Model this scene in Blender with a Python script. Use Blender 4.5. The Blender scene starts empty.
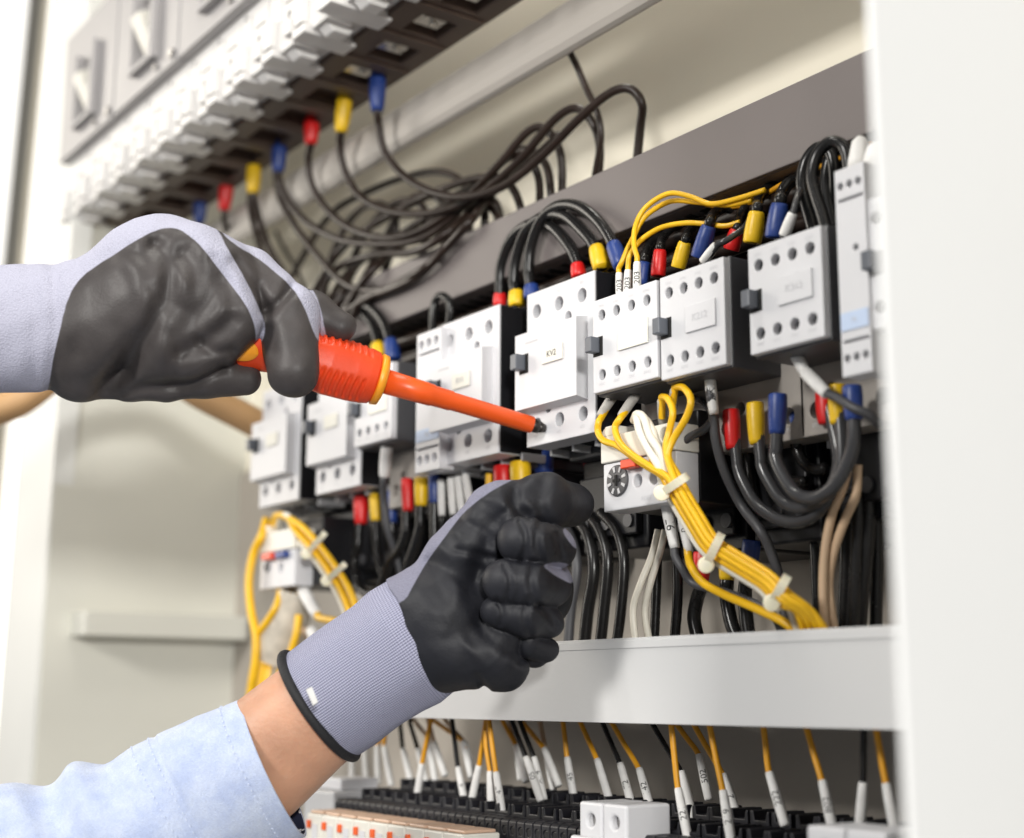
import bpy, bmesh, math, random
import numpy as np
from mathutils import Vector, Matrix
random.seed(7); rng = np.random.default_rng(7)
SC = bpy.context.scene; COL = SC.collection
# ------------------------------------------------------------------ camera model (metres; X along the row, Y into the panel, Z up)
F = 1430.0; CX, CY = 512.0, 419.0
nrm = lambda v: v / np.linalg.norm(v)
nX = nrm(np.array([-540 - CX, 694 - CY, F]))
yv = CY + (-F * F + 1052 * (540 - CX)) / 275
AZ = nrm(np.array([540 - CX, yv - CY, F])); AX = -nX; AY = np.cross(AZ, AX)
M = np.array([AX, AY, AZ])
CAM = -(M @ np.array([(527 - CX) / F, (295 - CY) / F, 1]) * .88) + np.array([0, .012, 0])
def ray(px, py): return M @ np.array([(px - CX) / F, (py - CY) / F, 1.0])
def P(px, py, Y):                      # point of the plane Y
    d = ray(px, py); return CAM + d * (Y - CAM[1]) / d[1]
def PX(px, py, X):
    d = ray(px, py); return CAM + d * (X - CAM[0]) / d[0]
def PZ(px, py, Z):
    d = ray(px, py); return CAM + d * (Z - CAM[2]) / d[2]
def PD(px, py, D): return CAM + ray(px, py) * D
def px_of(p):
    c = M.T @ (np.array(p) - CAM); return CX + F * c[0] / c[2], CY + F * c[1] / c[2]

# ------------------------------------------------------------------ objects
def tag(o, label, cat=None, group=None, kind=None):
    if label: o['label'] = label
    if cat: o['category'] = cat
    if group: o['group'] = group
    if kind: o['kind'] = kind
    return o
def thing(name, label, cat, loc=(0, 0, 0), group=None):
    o = bpy.data.objects.new(name, None); COL.objects.link(o)
    o.location = Vector([float(a) for a in loc]); o.empty_display_size = .01
    o['base'] = [float(a) for a in loc]
    return tag(o, label, cat, group)
def base_of(o):
    r = o
    while r.parent: r = r.parent
    return np.array(r.get('base', [0, 0, 0]))
def link(name, me, mats, parent=None, smooth=False, bevel=0, label=None):
    o = bpy.data.objects.new(name, me); COL.objects.link(o)
    for m in (mats if isinstance(mats, (list, tuple)) else [mats]): me.materials.append(m)
    if parent:
        b = base_of(parent)
        me.transform(Matrix.Translation(Vector((-b).tolist()))); o.parent = parent
    if smooth: me.polygons.foreach_set('use_smooth', [True] * len(me.polygons))
    if bevel:
        m = o.modifiers.new('bevel', 'BEVEL'); m.width = bevel; m.segments = 2; m.limit_method = 'ANGLE'; m.angle_limit = .6
    if label: o['label'] = label
    return o
class G:
    def __init__(s): s.v = []; s.f = []; s.m = []
    def add(s, v, f, m=0):
        n = len(s.v); s.v += [tuple(float(c) for c in q) for q in v]; s.f += [tuple(i + n for i in q) for q in f]; s.m += [m] * len(f); return s
    def box(s, x0, x1, y0, y1, z0, z1, m=0):
        v = [(x, y, z) for z in (z0, z1) for y in (y0, y1) for x in (x0, x1)]
        return s.add(v, [(0, 2, 3, 1), (4, 5, 7, 6), (0, 1, 5, 4), (2, 6, 7, 3), (0, 4, 6, 2), (1, 3, 7, 5)], m)
    def hexa(s, v, m=0):               # 8 corners: bottom ring, top ring
        return s.add(v, [(0, 3, 2, 1), (4, 5, 6, 7), (0, 1, 5, 4), (1, 2, 6, 5), (2, 3, 7, 6), (3, 0, 4, 7)], m)
    def prism(s, poly, axis, a, b, m=0):   # closed 2-D polygon swept along an axis (0,1,2)
        def pt(q, t):
            r = list(q); r.insert(axis, t); return r
        n = len(poly); v = [pt(q, a) for q in poly] + [pt(q, b) for q in poly]
        f = [tuple(range(n))[::-1], tuple(range(n, 2 * n))] + [(i, (i + 1) % n, n + (i + 1) % n, n + i) for i in range(n)]
        return s.add(v, f, m)
    def cyl(s, c, axis, r, L, n=24, m=0, r2=None):     # from c along axis
        ax = nrm(np.array(axis, float)); c = np.array(c, float)
        return s.tube([c, c + ax * L], [r, r if r2 is None else r2], n, m)
    def tube(s, pts, rs, n=12, m=0, cap=True, ell=None):
        pts = np.array(pts, float); k = len(pts)
        if not hasattr(rs, '__len__'): rs = [rs] * k
        t = np.gradient(pts, axis=0); t /= np.linalg.norm(t, axis=1)[:, None] + 1e-12
        u = np.cross(t[0], [0, 0, 1.0]);
        if np.linalg.norm(u) < .1: u = np.cross(t[0], [1.0, 0, 0])
        u = nrm(u); V = []
        for i in range(k):
            u = nrm(u - t[i] * (u @ t[i])); w = np.cross(t[i], u)
            for j in range(n):
                a = 2 * math.pi * j / n
                e = ell if ell else (1, 1)
                V.append(pts[i] + rs[i] * (math.cos(a) * u * e[0] + math.sin(a) * w * e[1]))
        f = [(i * n + j, i * n + (j + 1) % n, (i + 1) * n + (j + 1) % n, (i + 1) * n + j) for i in range(k - 1) for j in range(n)]
        if cap: f += [tuple(range(n))[::-1], tuple((k - 1) * n + j for j in range(n))]
        return s.add(V, f, m)
    def mesh(s, name='m'):
        me = bpy.data.meshes.new(name); me.from_pydata(s.v, [], s.f); me.update()
        me.polygons.foreach_set('material_index', s.m)
        bm = bmesh.new(); bm.from_mesh(me); bmesh.ops.recalc_face_normals(bm, faces=bm.faces); bm.to_mesh(me); bm.free()
        return me
    def obj(s, name, mats, parent=None, **k): return link(name, s.mesh(name), mats, parent, **k)
def cut(me, cutter):                   # boolean difference, baked
    a = bpy.data.objects.new('a', me); b = bpy.data.objects.new('b', cutter.mesh('c'))
    COL.objects.link(a); COL.objects.link(b)
    m = a.modifiers.new('x', 'BOOLEAN'); m.object = b; m.operation = 'DIFFERENCE'; m.solver = 'EXACT'
    dg = bpy.context.evaluated_depsgraph_get(); r = bpy.data.meshes.new_from_object(a.evaluated_get(dg))
    bpy.data.objects.remove(a); bpy.data.objects.remove(b); r.materials.clear(); return r
def spline(pts, n=10):                 # centripetal-ish Catmull-Rom
    p = np.array(pts, float)
    if len(p) < 3: return np.array([p[0] + (p[-1] - p[0]) * t for t in np.linspace(0, 1, n)])
    q = np.vstack([2 * p[0] - p[1], p, 2 * p[-1] - p[-2]]); out = []
    for i in range(1, len(q) - 2):
        for t in np.linspace(0, 1, n, endpoint=False):
            a, b, c, d = q[i - 1], q[i], q[i + 1], q[i + 2]
            out.append(.5 * (2 * b + (c - a) * t + (2 * a - 5 * b + 4 * c - d) * t * t + (-a + 3 * b - 3 * c + d) * t ** 3))
    out.append(q[-2]); out = np.array(out)
    for _ in range(2): out[1:-1] = (out[:-2] + out[1:-1] * 2 + out[2:]) / 4
    return out
def text_mesh(s, size):
    cu = bpy.data.curves.new('t', 'FONT'); cu.body = s; cu.size = size; cu.align_x = 'CENTER'; cu.align_y = 'CENTER'; cu.resolution_u = 3
    o = bpy.data.objects.new('t', cu); COL.objects.link(o)
    me = bpy.data.meshes.new_from_object(o.evaluated_get(bpy.context.evaluated_depsgraph_get()))
    bpy.data.objects.remove(o); me.materials.clear()
    v = np.array([w.co for w in me.vertices]) if len(me.vertices) else np.zeros((0, 3))
    return v, [tuple(p.vertices) for p in me.polygons], me
def lettering(s, size, c, xd, yd, parent, mat, cyl_r=None):   # flat or wrapped round a tube of radius cyl_r
    v, f, me = text_mesh(s, size); c = np.array(c, float); xd = nrm(np.array(xd, float)); yd = np.array(yd, float); yd = nrm(yd - xd * (xd @ yd)); nd = np.cross(xd, yd)
    out = []
    for q in v:
        if cyl_r: a = q[1] / cyl_r; out.append(c + xd * q[0] + cyl_r * (math.sin(a) * yd + math.cos(a) * nd))
        else: out.append(c + xd * q[0] + yd * q[1])
    me2 = bpy.data.meshes.new('lettering'); me2.from_pydata([tuple(map(float, q)) for q in out], [], f); me2.update()
    return link('lettering', me2, mat, parent)

# ------------------------------------------------------------------ materials
def mat(name, col, rough=.5, metal=0, bump=0, bscale=200, vary=0, vscale=15, spec=.5, sss=0, coat=0, sheen=0):
    m = bpy.data.materials.new(name); m.use_nodes = True; nt = m.node_tree; N = nt.nodes; L = nt.links
    b = N['Principled BSDF']; b.inputs['Base Color'].default_value = (*col, 1); b.inputs['Roughness'].default_value = rough
    b.inputs['Metallic'].default_value = metal; b.inputs['Specular IOR Level'].default_value = spec
    b.inputs['Coat Weight'].default_value = coat; b.inputs['Sheen Weight'].default_value = sheen
    if sss:
        b.inputs['Subsurface Weight'].default_value = sss; b.inputs['Subsurface Radius'].default_value = (1, .35, .2); b.inputs['Subsurface Scale'].default_value = .006
    tc = N.new('ShaderNodeTexCoord')
    if vary:
        n = N.new('ShaderNodeTexNoise'); n.inputs['Scale'].default_value = vscale; n.inputs['Detail'].default_value = 5
        L.new(tc.outputs['Object'], n.inputs['Vector'])
        r = N.new('ShaderNodeMapRange'); r.inputs['From Min'].default_value = .3; r.inputs['From Max'].default_value = .7
        r.inputs['To Min'].default_value = 1 - vary; r.inputs['To Max'].default_value = 1 + vary; L.new(n.outputs['Fac'], r.inputs['Value'])
        mx = N.new('ShaderNodeVectorMath'); mx.operation = 'SCALE'; mx.inputs[0].default_value = col; L.new(r.outputs[0], mx.inputs['Scale']); L.new(mx.outputs[0], b.inputs['Base Color'])
        r2 = N.new('ShaderNodeMapRange'); r2.inputs['To Min'].default_value = max(.02, rough - .12); r2.inputs['To Max'].default_value = min(1, rough + .12); L.new(n.outputs['Fac'], r2.inputs['Value']); L.new(r2.outputs[0], b.inputs['Roughness'])
    if bump:
        n2 = N.new('ShaderNodeTexNoise'); n2.inputs['Scale'].default_value = bscale; n2.inputs['Detail'].default_value = 3; L.new(tc.outputs['Object'], n2.inputs['Vector'])
        bp = N.new('ShaderNodeBump'); bp.inputs['Strength'].default_value = bump; bp.inputs['Distance'].default_value = .001; L.new(n2.outputs['Fac'], bp.inputs['Height']); L.new(bp.outputs[0], b.inputs['Normal'])
    return m
MT = dict(
 white=mat('white_plastic', (.64, .64, .66), .42, vary=.05, bump=.06, bscale=900),
 offwhite=mat('ivory_plastic', (.72, .70, .63), .45, vary=.06),
 lgrey=mat('light_grey_plastic', (.52, .52, .53), .45, vary=.06, bump=.05, bscale=800),
 black=mat('black_plastic', (.010, .010, .012), .42, spec=.3, vary=.2, bump=.06, bscale=700),
 carrier=mat('dimmed_carrier', (.30, .275, .25), .5, vary=.12, vscale=30),  # beige-grey plastic, dimmed to carry the deep shade under the contactors
 flange=mat('flange_paint', (.74, .74, .71), .45, vary=.03, vscale=4), tan=mat('tan_band', (.60, .36, .17), .5, vary=.1, vscale=20),
 tblack=mat('terminal_black', (.009, .009, .013), .42, spec=.45, vary=.2), tblack2=mat('terminal_edge', (.03, .03, .038), .4),
 dgrey=mat('dark_grey_plastic', (.06, .06, .065), .45, vary=.12, bump=.05, bscale=700),
 slate=mat('slate_plastic', (.10, .11, .13), .4, vary=.1),
 hole=mat('hole_shade', (.008, .008, .008), .8),  # black colour standing in for the shade inside holes and slots
 screw=mat('screw_steel', (.35, .34, .33), .35, metal=1, vary=.2, vscale=300),
 cable=mat('black_cable', (.011, .0105, .0105), .26, spec=.32, vary=.2, vscale=40, bump=.08, bscale=300),
 brown=mat('dark_brown_cable', (.020, .012, .009), .34, spec=.3, vary=.25, vscale=30),
 greyc=mat('grey_cable', (.045, .045, .048), .25, spec=.45, vary=.15, vscale=40),
 yellow=mat('yellow_wire', (.82, .47, .008), .38, vary=.12, vscale=60, bump=.05, bscale=500),
 wyellow=mat('ochre_wire', (.72, .33, .01), .42, vary=.12, vscale=60),
 cream=mat('cream_wire', (.78, .74, .64), .45, vary=.06),
 beige=mat('beige_wire', (.52, .37, .24), .45, vary=.1),
 red=mat('red_sleeve', (.66, .012, .012), .38, vary=.12, vscale=80, bump=.15, bscale=350),
 syellow=mat('yellow_sleeve', (.80, .50, .01), .4, vary=.12, vscale=80, bump=.15, bscale=350),
 blue=mat('blue_sleeve', (.016, .045, .21), .4, vary=.15, vscale=80, bump=.15, bscale=350),
 tagw=mat('white_tag', (.76, .75, .73), .5, vary=.08, vscale=120),
 tagg=mat('dirty_tag', (.42, .40, .37), .55, vary=.2, vscale=120),
 ink=mat('ink', (.02, .02, .022), .7), ink2=mat('faded_ink', (.33, .34, .37), .7), ink3=mat('pale_ink', (.56, .56, .58), .7),
 paper=mat('label_paper', (.80, .78, .70), .6, vary=.04, vscale=60),
 bluep=mat('pale_blue_print', (.50, .60, .78), .5),
 panel=mat('cream_paint', (.88, .83, .70), .5, vary=.04, vscale=5, bump=.04, bscale=300),
 lpanel=mat('grey_panel', (.44, .40, .35), .5, vary=.06, vscale=6, bump=.04, bscale=300),
 side=mat('side_paint', (.68, .67, .60), .5, vary=.04, vscale=4, bump=.04, bscale=250),
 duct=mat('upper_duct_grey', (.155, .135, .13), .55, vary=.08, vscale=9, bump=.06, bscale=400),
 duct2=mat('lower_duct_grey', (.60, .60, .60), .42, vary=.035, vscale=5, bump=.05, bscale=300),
 rail=mat('beige_rail', (.40, .37, .335), .5, vary=.05, vscale=9, bump=.05, bscale=300),
 brkw=mat('breaker_white', (.68, .665, .65), .42, vary=.05), brkg=mat('breaker_grey', (.36, .345, .345), .42, vary=.05, bump=.04, bscale=600),
 brkd=mat('breaker_brown', (.085, .056, .042), .5, vary=.15, vscale=20), lug=mat('lug_metal', (.6, .58, .54), .28, metal=1, vary=.2, vscale=90),
 door=mat('door_white', (.80, .80, .79), .6, vary=.02, vscale=3), orange=mat('relay_orange', (.80, .12, .02), .4),
 rtan=mat('relay_tan', (.62, .42, .30), .4, vary=.08), redp=mat('red_button', (.75, .07, .02), .35),
 tie=mat('cable_tie', (.85, .78, .60), .4, vary=.05, sss=.2), wall=mat('room_wall', (.88, .87, .84), .7, vary=.03, vscale=2),
 wframe=mat('window_frame', (.55, .50, .40), .5, vary=.05), glass=mat('clear_sleeve', (.55, .5, .42), .2, vary=.2, vscale=100),
)
# ------------------------------------------------------------------ cabinet shell
YB = .13; XL = -.64
pl = PX(893, 838, 0)
def solid(name, boxes, m, kind='structure', bevel=0):
    g = G()
    for b in boxes: g.box(*b)
    o = g.obj(name, m, bevel=bevel); tag(o, None, None, None, kind); return o
zlo = -.60; zup = .75
solid('back_panel', [(XL, .62, YB, YB + .004, -.02, zup)], MT['panel'])
solid('lower_back_panel', [(XL, .62, YB - .006, YB + .003, zlo, -.021)], MT['lpanel'])
# left side wall with its front flange
yf = PX(60, 398, XL)[1]
solid('side_panel', [(XL - .004, XL, yf, YB + .02, zlo, zup)], MT['side'], bevel=.0)
# flange: leaning strip between the pixels read off the photo, 12 mm thick
def strip(name, q, X, m, th=.012, kind='structure'):
    # q: four pixels (top-left, top-right, bottom-right, bottom-left) laid on the plane Y=X
    a = [P(x, y, X) for x, y in q]; back = [p + np.array([0, th, 0]) for p in a]
    g = G(); g.hexa([a[3], a[2], back[2], back[3], a[0], a[1], back[1], back[0]])
    o = g.obj(name, m); tag(o, None, None, None, kind); return o
strip('cabinet_flange', [(57, -30), (92, -30), (20, 900), (-16, 900)], yf - .002, MT['flange'], .02)
strip('room_wall', [(-400, -300), (300, -300), (200, 1100), (-400, 1100)], .9, MT['wall'], .02)
strip('window_frame', [(30, -30), (48, -30), (-10, 560), (-28, 560)], .70, MT['wframe'], .03)
wm = bpy.data.materials.new('window_daylight'); wm.use_nodes = True
b = wm.node_tree.nodes['Principled BSDF']; b.inputs['Emission Color'].default_value = (1, .97, .9, 1); b.inputs['Emission Strength'].default_value = 1.6
strip('window_pane', [(50, -30), (92, -30), (0, 960), (-42, 960)], .72, wm, .01)
strip('window_pane', [(-200, -30), (30, -30), (-28, 560), (-200, 560)], .73, wm, .01)

# pull bar on the side wall
g = G(); a = PX(70, 612, XL); b = PX(70, 637, XL); zt, zb = a[2], b[2]; y0 = a[1]
g.box(XL - .001, XL + .04, y0, YB - .01, zb, zt)
hb = g.obj('pull_bar', MT['side'], bevel=.002)
tag(hb, 'cream folded metal bar fixed across the cabinet side wall', 'bar')

# white outer door / side of the cabinet at the right
d0 = -.17; XR = P(884, 419, d0)[0]
g = G(); g.box(XR, XR + .002, d0, YB + .02, zlo, zup)
o = g.obj('cabinet_door', MT['door'], bevel=.002)
tag(o, 'plain white cabinet door edge standing out of focus at the right of the photo', 'door')

# ------------------------------------------------------------------ wiring ducts and rail
DU = .04; z1 = .0747; z0 = .0313
t = thing('wiring_duct', 'long purplish grey wiring duct above the row of contactors', 'wiring duct', (0, DU, z0))
g = G(); g.box(-.36, XR - .002, DU, DU + .003, z0, z1); g.box(-.36, XR - .002, DU + .003, .112, z0, z0 + .002)
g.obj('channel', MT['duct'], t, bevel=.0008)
g = G()
for i in range(70):
    x = -.35 + i * .0132
    if x > XR - .02: break
    g.box(x, x + .0055, DU + .012, .108, z0 - .0006, z0 - .0001)
g.obj('slot_row', MT['hole'], t)
xa = P(336, 715, 0)[0]; z2 = -.2561; z3 = -.2123
t = thing('wiring_duct', 'light grey wiring duct under the gloved fist, with the yellow bundle going into it', 'wiring duct', (0, 0, z2))
g = G(); g.box(xa, XR - .002, 0, .003, z2, z3); g.box(xa, XR - .002, .003, .12, z2, z2 + .002); g.box(xa, xa + .002, .003, .12, z2 + .002, z3 - .002)
g.box(xa, XR - .002, -.0007, -.0001, z3 - .0055, z3 - .0012)
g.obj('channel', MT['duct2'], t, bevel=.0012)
# beige rail below the breakers
ZB = None
YR = .03
ra = P(433, 78, YR); rb = P(433, 123, YR)
t = thing('mounting_rail', 'beige rounded mounting rail running behind the looped cables below the breakers', 'rail', (0, YR, rb[2]))
g = G(); zt, zb = ra[2], rb[2] + .0
pts = []
for i in range(9):
    a_ = math.pi * i / 8; pts.append((YR + .008 - .008 * math.sin(a_) , (zt + zb) / 2 + (zt - zb) / 2 * math.cos(a_)))
pts += [(YR + .010, zb), (YR + .010, zt)]
g.prism(pts, 0, XL + .002, XR + .1); g.obj('rail_profile', MT['rail'], t, bevel=.0006)
0 and solid('ledge', [(XL + .002, XR + .1, YR + .011, YB - .001, zt - .012, zt - .006)], MT['rail'])

# ------------------------------------------------------------------ breakers along the top
YU = -.072
zbot = P(133, 165, YU)[2]; zplate = P(117, 117, YU)[2]
def Xu(px, py): return P(px, py, YU)[0]
xs0 = Xu(62, 172); xs1 = Xu(117, 117); wu = xs1 - xs0
YWB = YU + .038                                     # white terminal cover depth
labels = ['leftmost grey circuit breaker with a toggle in a recessed slot, above the left glove',
          'second grey circuit breaker from the left, its tall toggle slot cut by the frame top',
          'third circuit breaker from the left, mostly above the frame, over the toothed white strip',
          'fourth circuit breaker from the left, only its brown underside and white corner in view',
          'fifth circuit breaker from the left, dark underside with metal lugs against the rail',
          'sixth circuit breaker from the left, a sliver of dark underside at the top edge']
hgt = .19
for k in range(6):
    x0 = xs0 + k * wu; x1 = x0 + wu - .0012; p = wu / 3
    t = thing('circuit_breaker', labels[k], 'circuit breaker', (x0, YU, zbot), 'circuit breakers along the top rail')
    # brown body with a recessed pocket per pole on its underside
    g = G(); g.box(x0, x1, YWB, YR - .003, zbot + .002, zbot + hgt); me = g.mesh()
    c = G()
    for j in range(3):
        xc = x0 + (j + .5) * p
        c.box(xc - p * .30, xc + p * .26, YWB + .018, YR - .018, zbot - .004, zbot + .013)
    link('body', cut(me, c), MT['brkd'], t, bevel=.0012)
    g = G()
    for j in range(3):
        xc = x0 + (j + .5) * p
        g = G(); g.box(xc - p * .5, xc - p * .40, YWB + .004, YR - .006, zbot + .0002, zbot + .0019); g.obj('ridge', MT['brkd'], t, bevel=.0008)
    for j in range(3):
        xc = x0 + (j + .5) * p
        g = G(); g.box(xc - p * .16, xc + p * .12, YWB + .022, YR - .022, zbot + .006, zbot + .0085); g.cyl((xc, YR - .03, zbot + .004), (0, 0, 1), .003, .004)
        if k >= 3: g.obj('lug', MT['lug'], t, bevel=.0006)
    # white terminal cover, toothed along its lower edge
    zc = zplate + .004
    g = G(); g.box(x0, x1, YU + .006, YWB, zbot + .007, zc); me = g.mesh()
    c = G()
    for j in range(3):
        xc = x0 + (j + .5) * p
        c.cyl((xc - p * .30, YU, zc - .010), (0, 1, 0), .0035, .014, 16)
        c.cyl((xc + p * .18, YU, zc - .036), (0, 1, 0), .0035, .014, 16)
        c.box(xc - p * .10, xc - p * .05, YU, YU + .012, zc - .036, zc - .012)
        c.box(xc + p * .02, xc + p * .40, YU, YU + .009, zc - .026, zc - .024)
        c.box(xc - p * .485, xc - p * .455, YU, YU + .010, zbot + .012, zc - .002)
    link('terminal_cover', cut(me, c), MT['brkw'], t, bevel=.0008)
    for j in range(3):
        xc = x0 + (j + .5) * p; g = G()
        g.box(xc - p * .46, xc - p * .08, YU - (.006 if k == 3 and j == 2 else 0), YWB + .004, zbot, zbot + .0065)
        g.box(xc - p * .04, xc + .38 * p, YU + .005, YWB - .012, zbot + .002, zbot + .0065)
        g.prism([(YU + .008, zbot + .0021), (YU + .030, zbot + .0021), (YU + .026, zbot - .003), (YU + .014, zbot - .003)], 0, xc + .02 * p, xc + .30 * p)
        g.obj('tooth', MT['brkw'], t, bevel=.0009)
    for j in range(3):
        xc = x0 + (j + .5) * p; g = G(); g.box(xc - p * .40, xc - p * .16, YU, YU + .0058, zbot + .009, zc - .034); g.box(xc + p * .22, xc + p * .42, YU + .001, YU + .0058, zbot + .009, zc - .044); g.obj('pole_step', MT['brkw'], t, bevel=.0008)
    # grey front plate with toggle
    g = G(); g.box(x0 + .0008, x1 - .0008, YU - .004, YU + .0055, zplate, zbot + hgt); me = g.mesh()
    c = G(); c.box(x0 + wu * .40, x0 + wu * .66, YU - .01, YU + .004, zplate + .022, zplate + .085)
    link('front_plate', cut(me, c), MT['brkg'], t, bevel=.0012)
    g = G(); g.box(x0 + wu * .36, x0 + wu * .40, YU - .012, YU - .0042, zplate + .016, zplate + .090); g.box(x0 + wu * .66, x0 + wu * .72, YU - .012, YU - .0042, zplate + .016, zplate + .090)
    g.box(x0 + wu * .40, x0 + wu * .66, YU - .012, YU - .0042, zplate + .016, zplate + .021)
    g.obj('toggle_frame', MT['brkg'], t, bevel=.001)
    g = G(); g.hexa([(x0 + wu * .46, YU - .002, zplate + .030), (x0 + wu * .60, YU - .002, zplate + .030), (x0 + wu * .60, YU + .003, zplate + .030), (x0 + wu * .46, YU + .003, zplate + .030),
                     (x0 + wu * .46, YU - .018, zplate + .062), (x0 + wu * .60, YU - .018, zplate + .062), (x0 + wu * .60, YU + .003, zplate + .070), (x0 + wu * .46, YU + .003, zplate + .070)])
    g.obj('toggle', MT['offwhite'], t, bevel=.001)
    for q in ((.93, .008), (.70, .008)):
        g = G(); g.cyl((x0 + wu * q[0], YU - .0075, zplate + q[1]), (0, 1, 0), .0042 if q[0] > .9 else .0026, .003, 20); g.obj('screw', MT['screw'], t, bevel=.0006)
ZU = zbot + .006

# ------------------------------------------------------------------ contactors
HOLE_D = .0145
def plate(x0, x1, y0, y1, z0, z1, holes):
    g = G(); g.box(x0, x1, y0, y1, z0, z1)
    if not holes: return g.mesh()
    c = G()
    for (hx, hz, r) in holes: c.cyl((hx, y0 - .002, hz), (0, 1, 0), r, min(HOLE_D, y1 - y0 - .001) + .002, 20)
    return cut(g.mesh(), c)
def tab(x, y, z, parent, s=1.0):
    g = G(); g.box(x - .0005, x + .0085 * s, y - .0002, y + .0003, z - .0065 * s, z + .0055 * s); g.obj('tab_slot', MT['hole'], parent)
    g = G(); g.box(x, x + .0062 * s, y - .0075 * s, y - .0003, z - .0048 * s, z + .0048 * s); g.obj('indicator_tab', MT['slate'], parent, bevel=.0006)
def label_plate(x0, x1, y, z0, z1, parent, text=None, m='paper', inkm='ink', size=.0052):
    g = G(); g.box(x0, x1, y - .0012, y - .0001, z0, z1); o = g.obj('label_plate', MT[m], parent, bevel=.0003)
    if text: lettering(text, size, ((x0 + x1) / 2, y - .0014, (z0 + z1) / 2), (1, 0, 0), (0, 0, 1), o, MT[inkm])
    return o
WB = .066
def contactor(x, label, kv=None, w=WB, z=0.0, ft=.012, cov=.0035, aux=None, auxz=(-.030, -.0815), auxx=None, ay=-.008, ribs=True, inkm='ink2'):
    t = thing('contactor', label, 'contactor', (x, ft, z - .095), 'contactors in the row under the upper duct')
    zb = z - .0955
    tw = MT['white'] if aux is None else MT['carrier']
    g = G(); g.box(x + .0006, x + w, ft + .017, .108, zb + .002, z); g.box(x + w - .0004, x + w + .0004, ft + .0009, ft + .0169, zb + .0006, z - .0004); g.obj('housing', MT['black'], t, bevel=.001)
    g = G(); g.box(x + .003, x + w - .002, ft + .03, .10, zb - .006, zb + .001); g.obj('base', MT['dgrey'], t, bevel=.001)
    dx = w / 3; holes = [(x + dx * (i + .40) + .001, z - .0125 - .000 * i, .0042) for i in range(3)] + [(x + dx * 1.85, z - .0225, .0032)]
    lows = [(x + dx * (i + .42) + .001, zb + .0125, .0042) for i in range(3)] + [(x + dx * .95, zb + .0215, .0032)]
    link('terminal_cover', plate(x, x + w - .0005, ft, ft + .0168, zb, z if aux is None else z - .03, (holes if aux is None else []) + lows), tw, t, bevel=.0005)
    for (hx, hz, r) in (holes if aux is None else []) + lows:
        g = G(); g.cyl((hx, ft + HOLE_D - .003, hz), (0, 1, 0), r * .93, .0028, 16); g.box(hx - r * .7, hx + r * .7, ft + HOLE_D - .0034, ft + HOLE_D - .003, hz - .0004, hz + .0004)
        g.obj('terminal_screw', MT['hole'], t)  # discs coloured black so the hole bottoms look deep in shade
    for i in range(3):
        if aux is None: lettering(('1L1', '3L2', '5L3')[i], .0026, (x + dx * (i + .45), ft - .00015, z - .0045), (1, 0, 0), (0, 0, 1), t, MT['ink3'])
        lettering(('2T1', '4T2', '6T3')[i], .0026, (x + dx * (i + .45), ft - .00015, zb + .005), (1, 0, 0), (0, 0, 1), t, MT['ink3'])
    if ribs:
        for i in range(4):
            g = G(); g.box(x + dx * i * .98 + .0005, x + dx * i * .98 + .0028, ft + .017, .052, zb - .0035, zb + .0018); g.obj('terminal_rib', MT['lgrey'], t, bevel=.0004)
        g = G()
        for i in range(3): g.box(x + dx * i + .0045, x + dx * i + .0185, ft + .02, .045, zb + .0006, zb + .0019)
        g.obj('wire_entries', MT['hole'], t)
    if aux is None:
        cx1 = x + w * .895
        g = G(); g.prism([(ft, z - .026), (cov, z - .0275), (cov, z - .0740), (ft, z - .0755)], 0, x - .0005, cx1); g.prism([(x - .0004, ft + .0002), (x - .0004, ft), (cx1, ft), (cx1, ft + .0002)], 2, z - .0755, z - .026)
        c = g.obj('front_cover', MT['white'], t, bevel=.0009)
        tab(x + .0045, cov, z - .046, c)
        label_plate(x + .0275, x + .047, cov, z - .0505, z - .0405, c, kv, 'paper', inkm)
        g = G(); g.box(x + .01, x + .022, cov - .0002, cov - .00005, z - .0345, z - .0335); g.obj('moulded_mark', MT['ink3'], c)
    else:
        ax0, ax1 = auxx; az1, az0 = auxz
        g = G(); g.box(ax0 - .0006, ax1 + .0006, ay + .004, ft + .03, az0 - .0012, az1 + .0012)
        a = g.obj('auxiliary_block', MT['dgrey'], t, bevel=.0009)
        wd = (ax1 - ax0); hs = [(ax0 + wd * (i + .62) / 4.25, zz + (0 if i else 0), .0029) for i in range(4) for zz in (az1 - .0095, az0 + .0095)]
        link('block_front', plate(ax0, ax1, ay, ay + .0092, az0, az1, hs), MT['white'], a, bevel=.0006)
        for (hx, hz, r) in hs:
            g = G(); g.cyl((hx, ay + .006, hz), (0, 1, 0), r * .93, .002, 14); g.obj('terminal_screw', MT['lgrey'], a)
        for i in range(4):
            lettering(('53NC', '61NC', '71NC', '83NO')[i], .0021, (ax0 + wd * (i + .62) / 4.25, ay - .0001, az1 - .0042), (1, 0, 0), (0, 0, 1), a, MT['ink3'])
            lettering(('54NC', '62NC', '72NC', '84NO')[i], .0021, (ax0 + wd * (i + .62) / 4.25, ay - .0001, az0 + .0042), (1, 0, 0), (0, 0, 1), a, MT['ink3'])
        tab(ax0 + .001, ay, (az0 + az1) / 2 - .0, a, .9)
        label_plate(ax0 + wd * .42, ax1 - wd * .12, ay, (az0 + az1) / 2 - .0065, (az0 + az1) / 2 + .0075, a, kv, 'paper' if aux == 'plain' else 'white', 'ink3')
    return t
cL = P(259, 508, .012)[0]; c2 = P(315.6, 495, .012)[0]
contactor(cL, 'leftmost contactor, pale grey front hanging beside the cream side wall', None, w=.068, z=.001)
contactor(c2, 'contactor second from the left, just under the glove fingertips holding the screwdriver', None, w=.067, z=.001)
A3 = (P(354, 440, -.002)[0], P(391, 436, -.002)[0])
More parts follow.
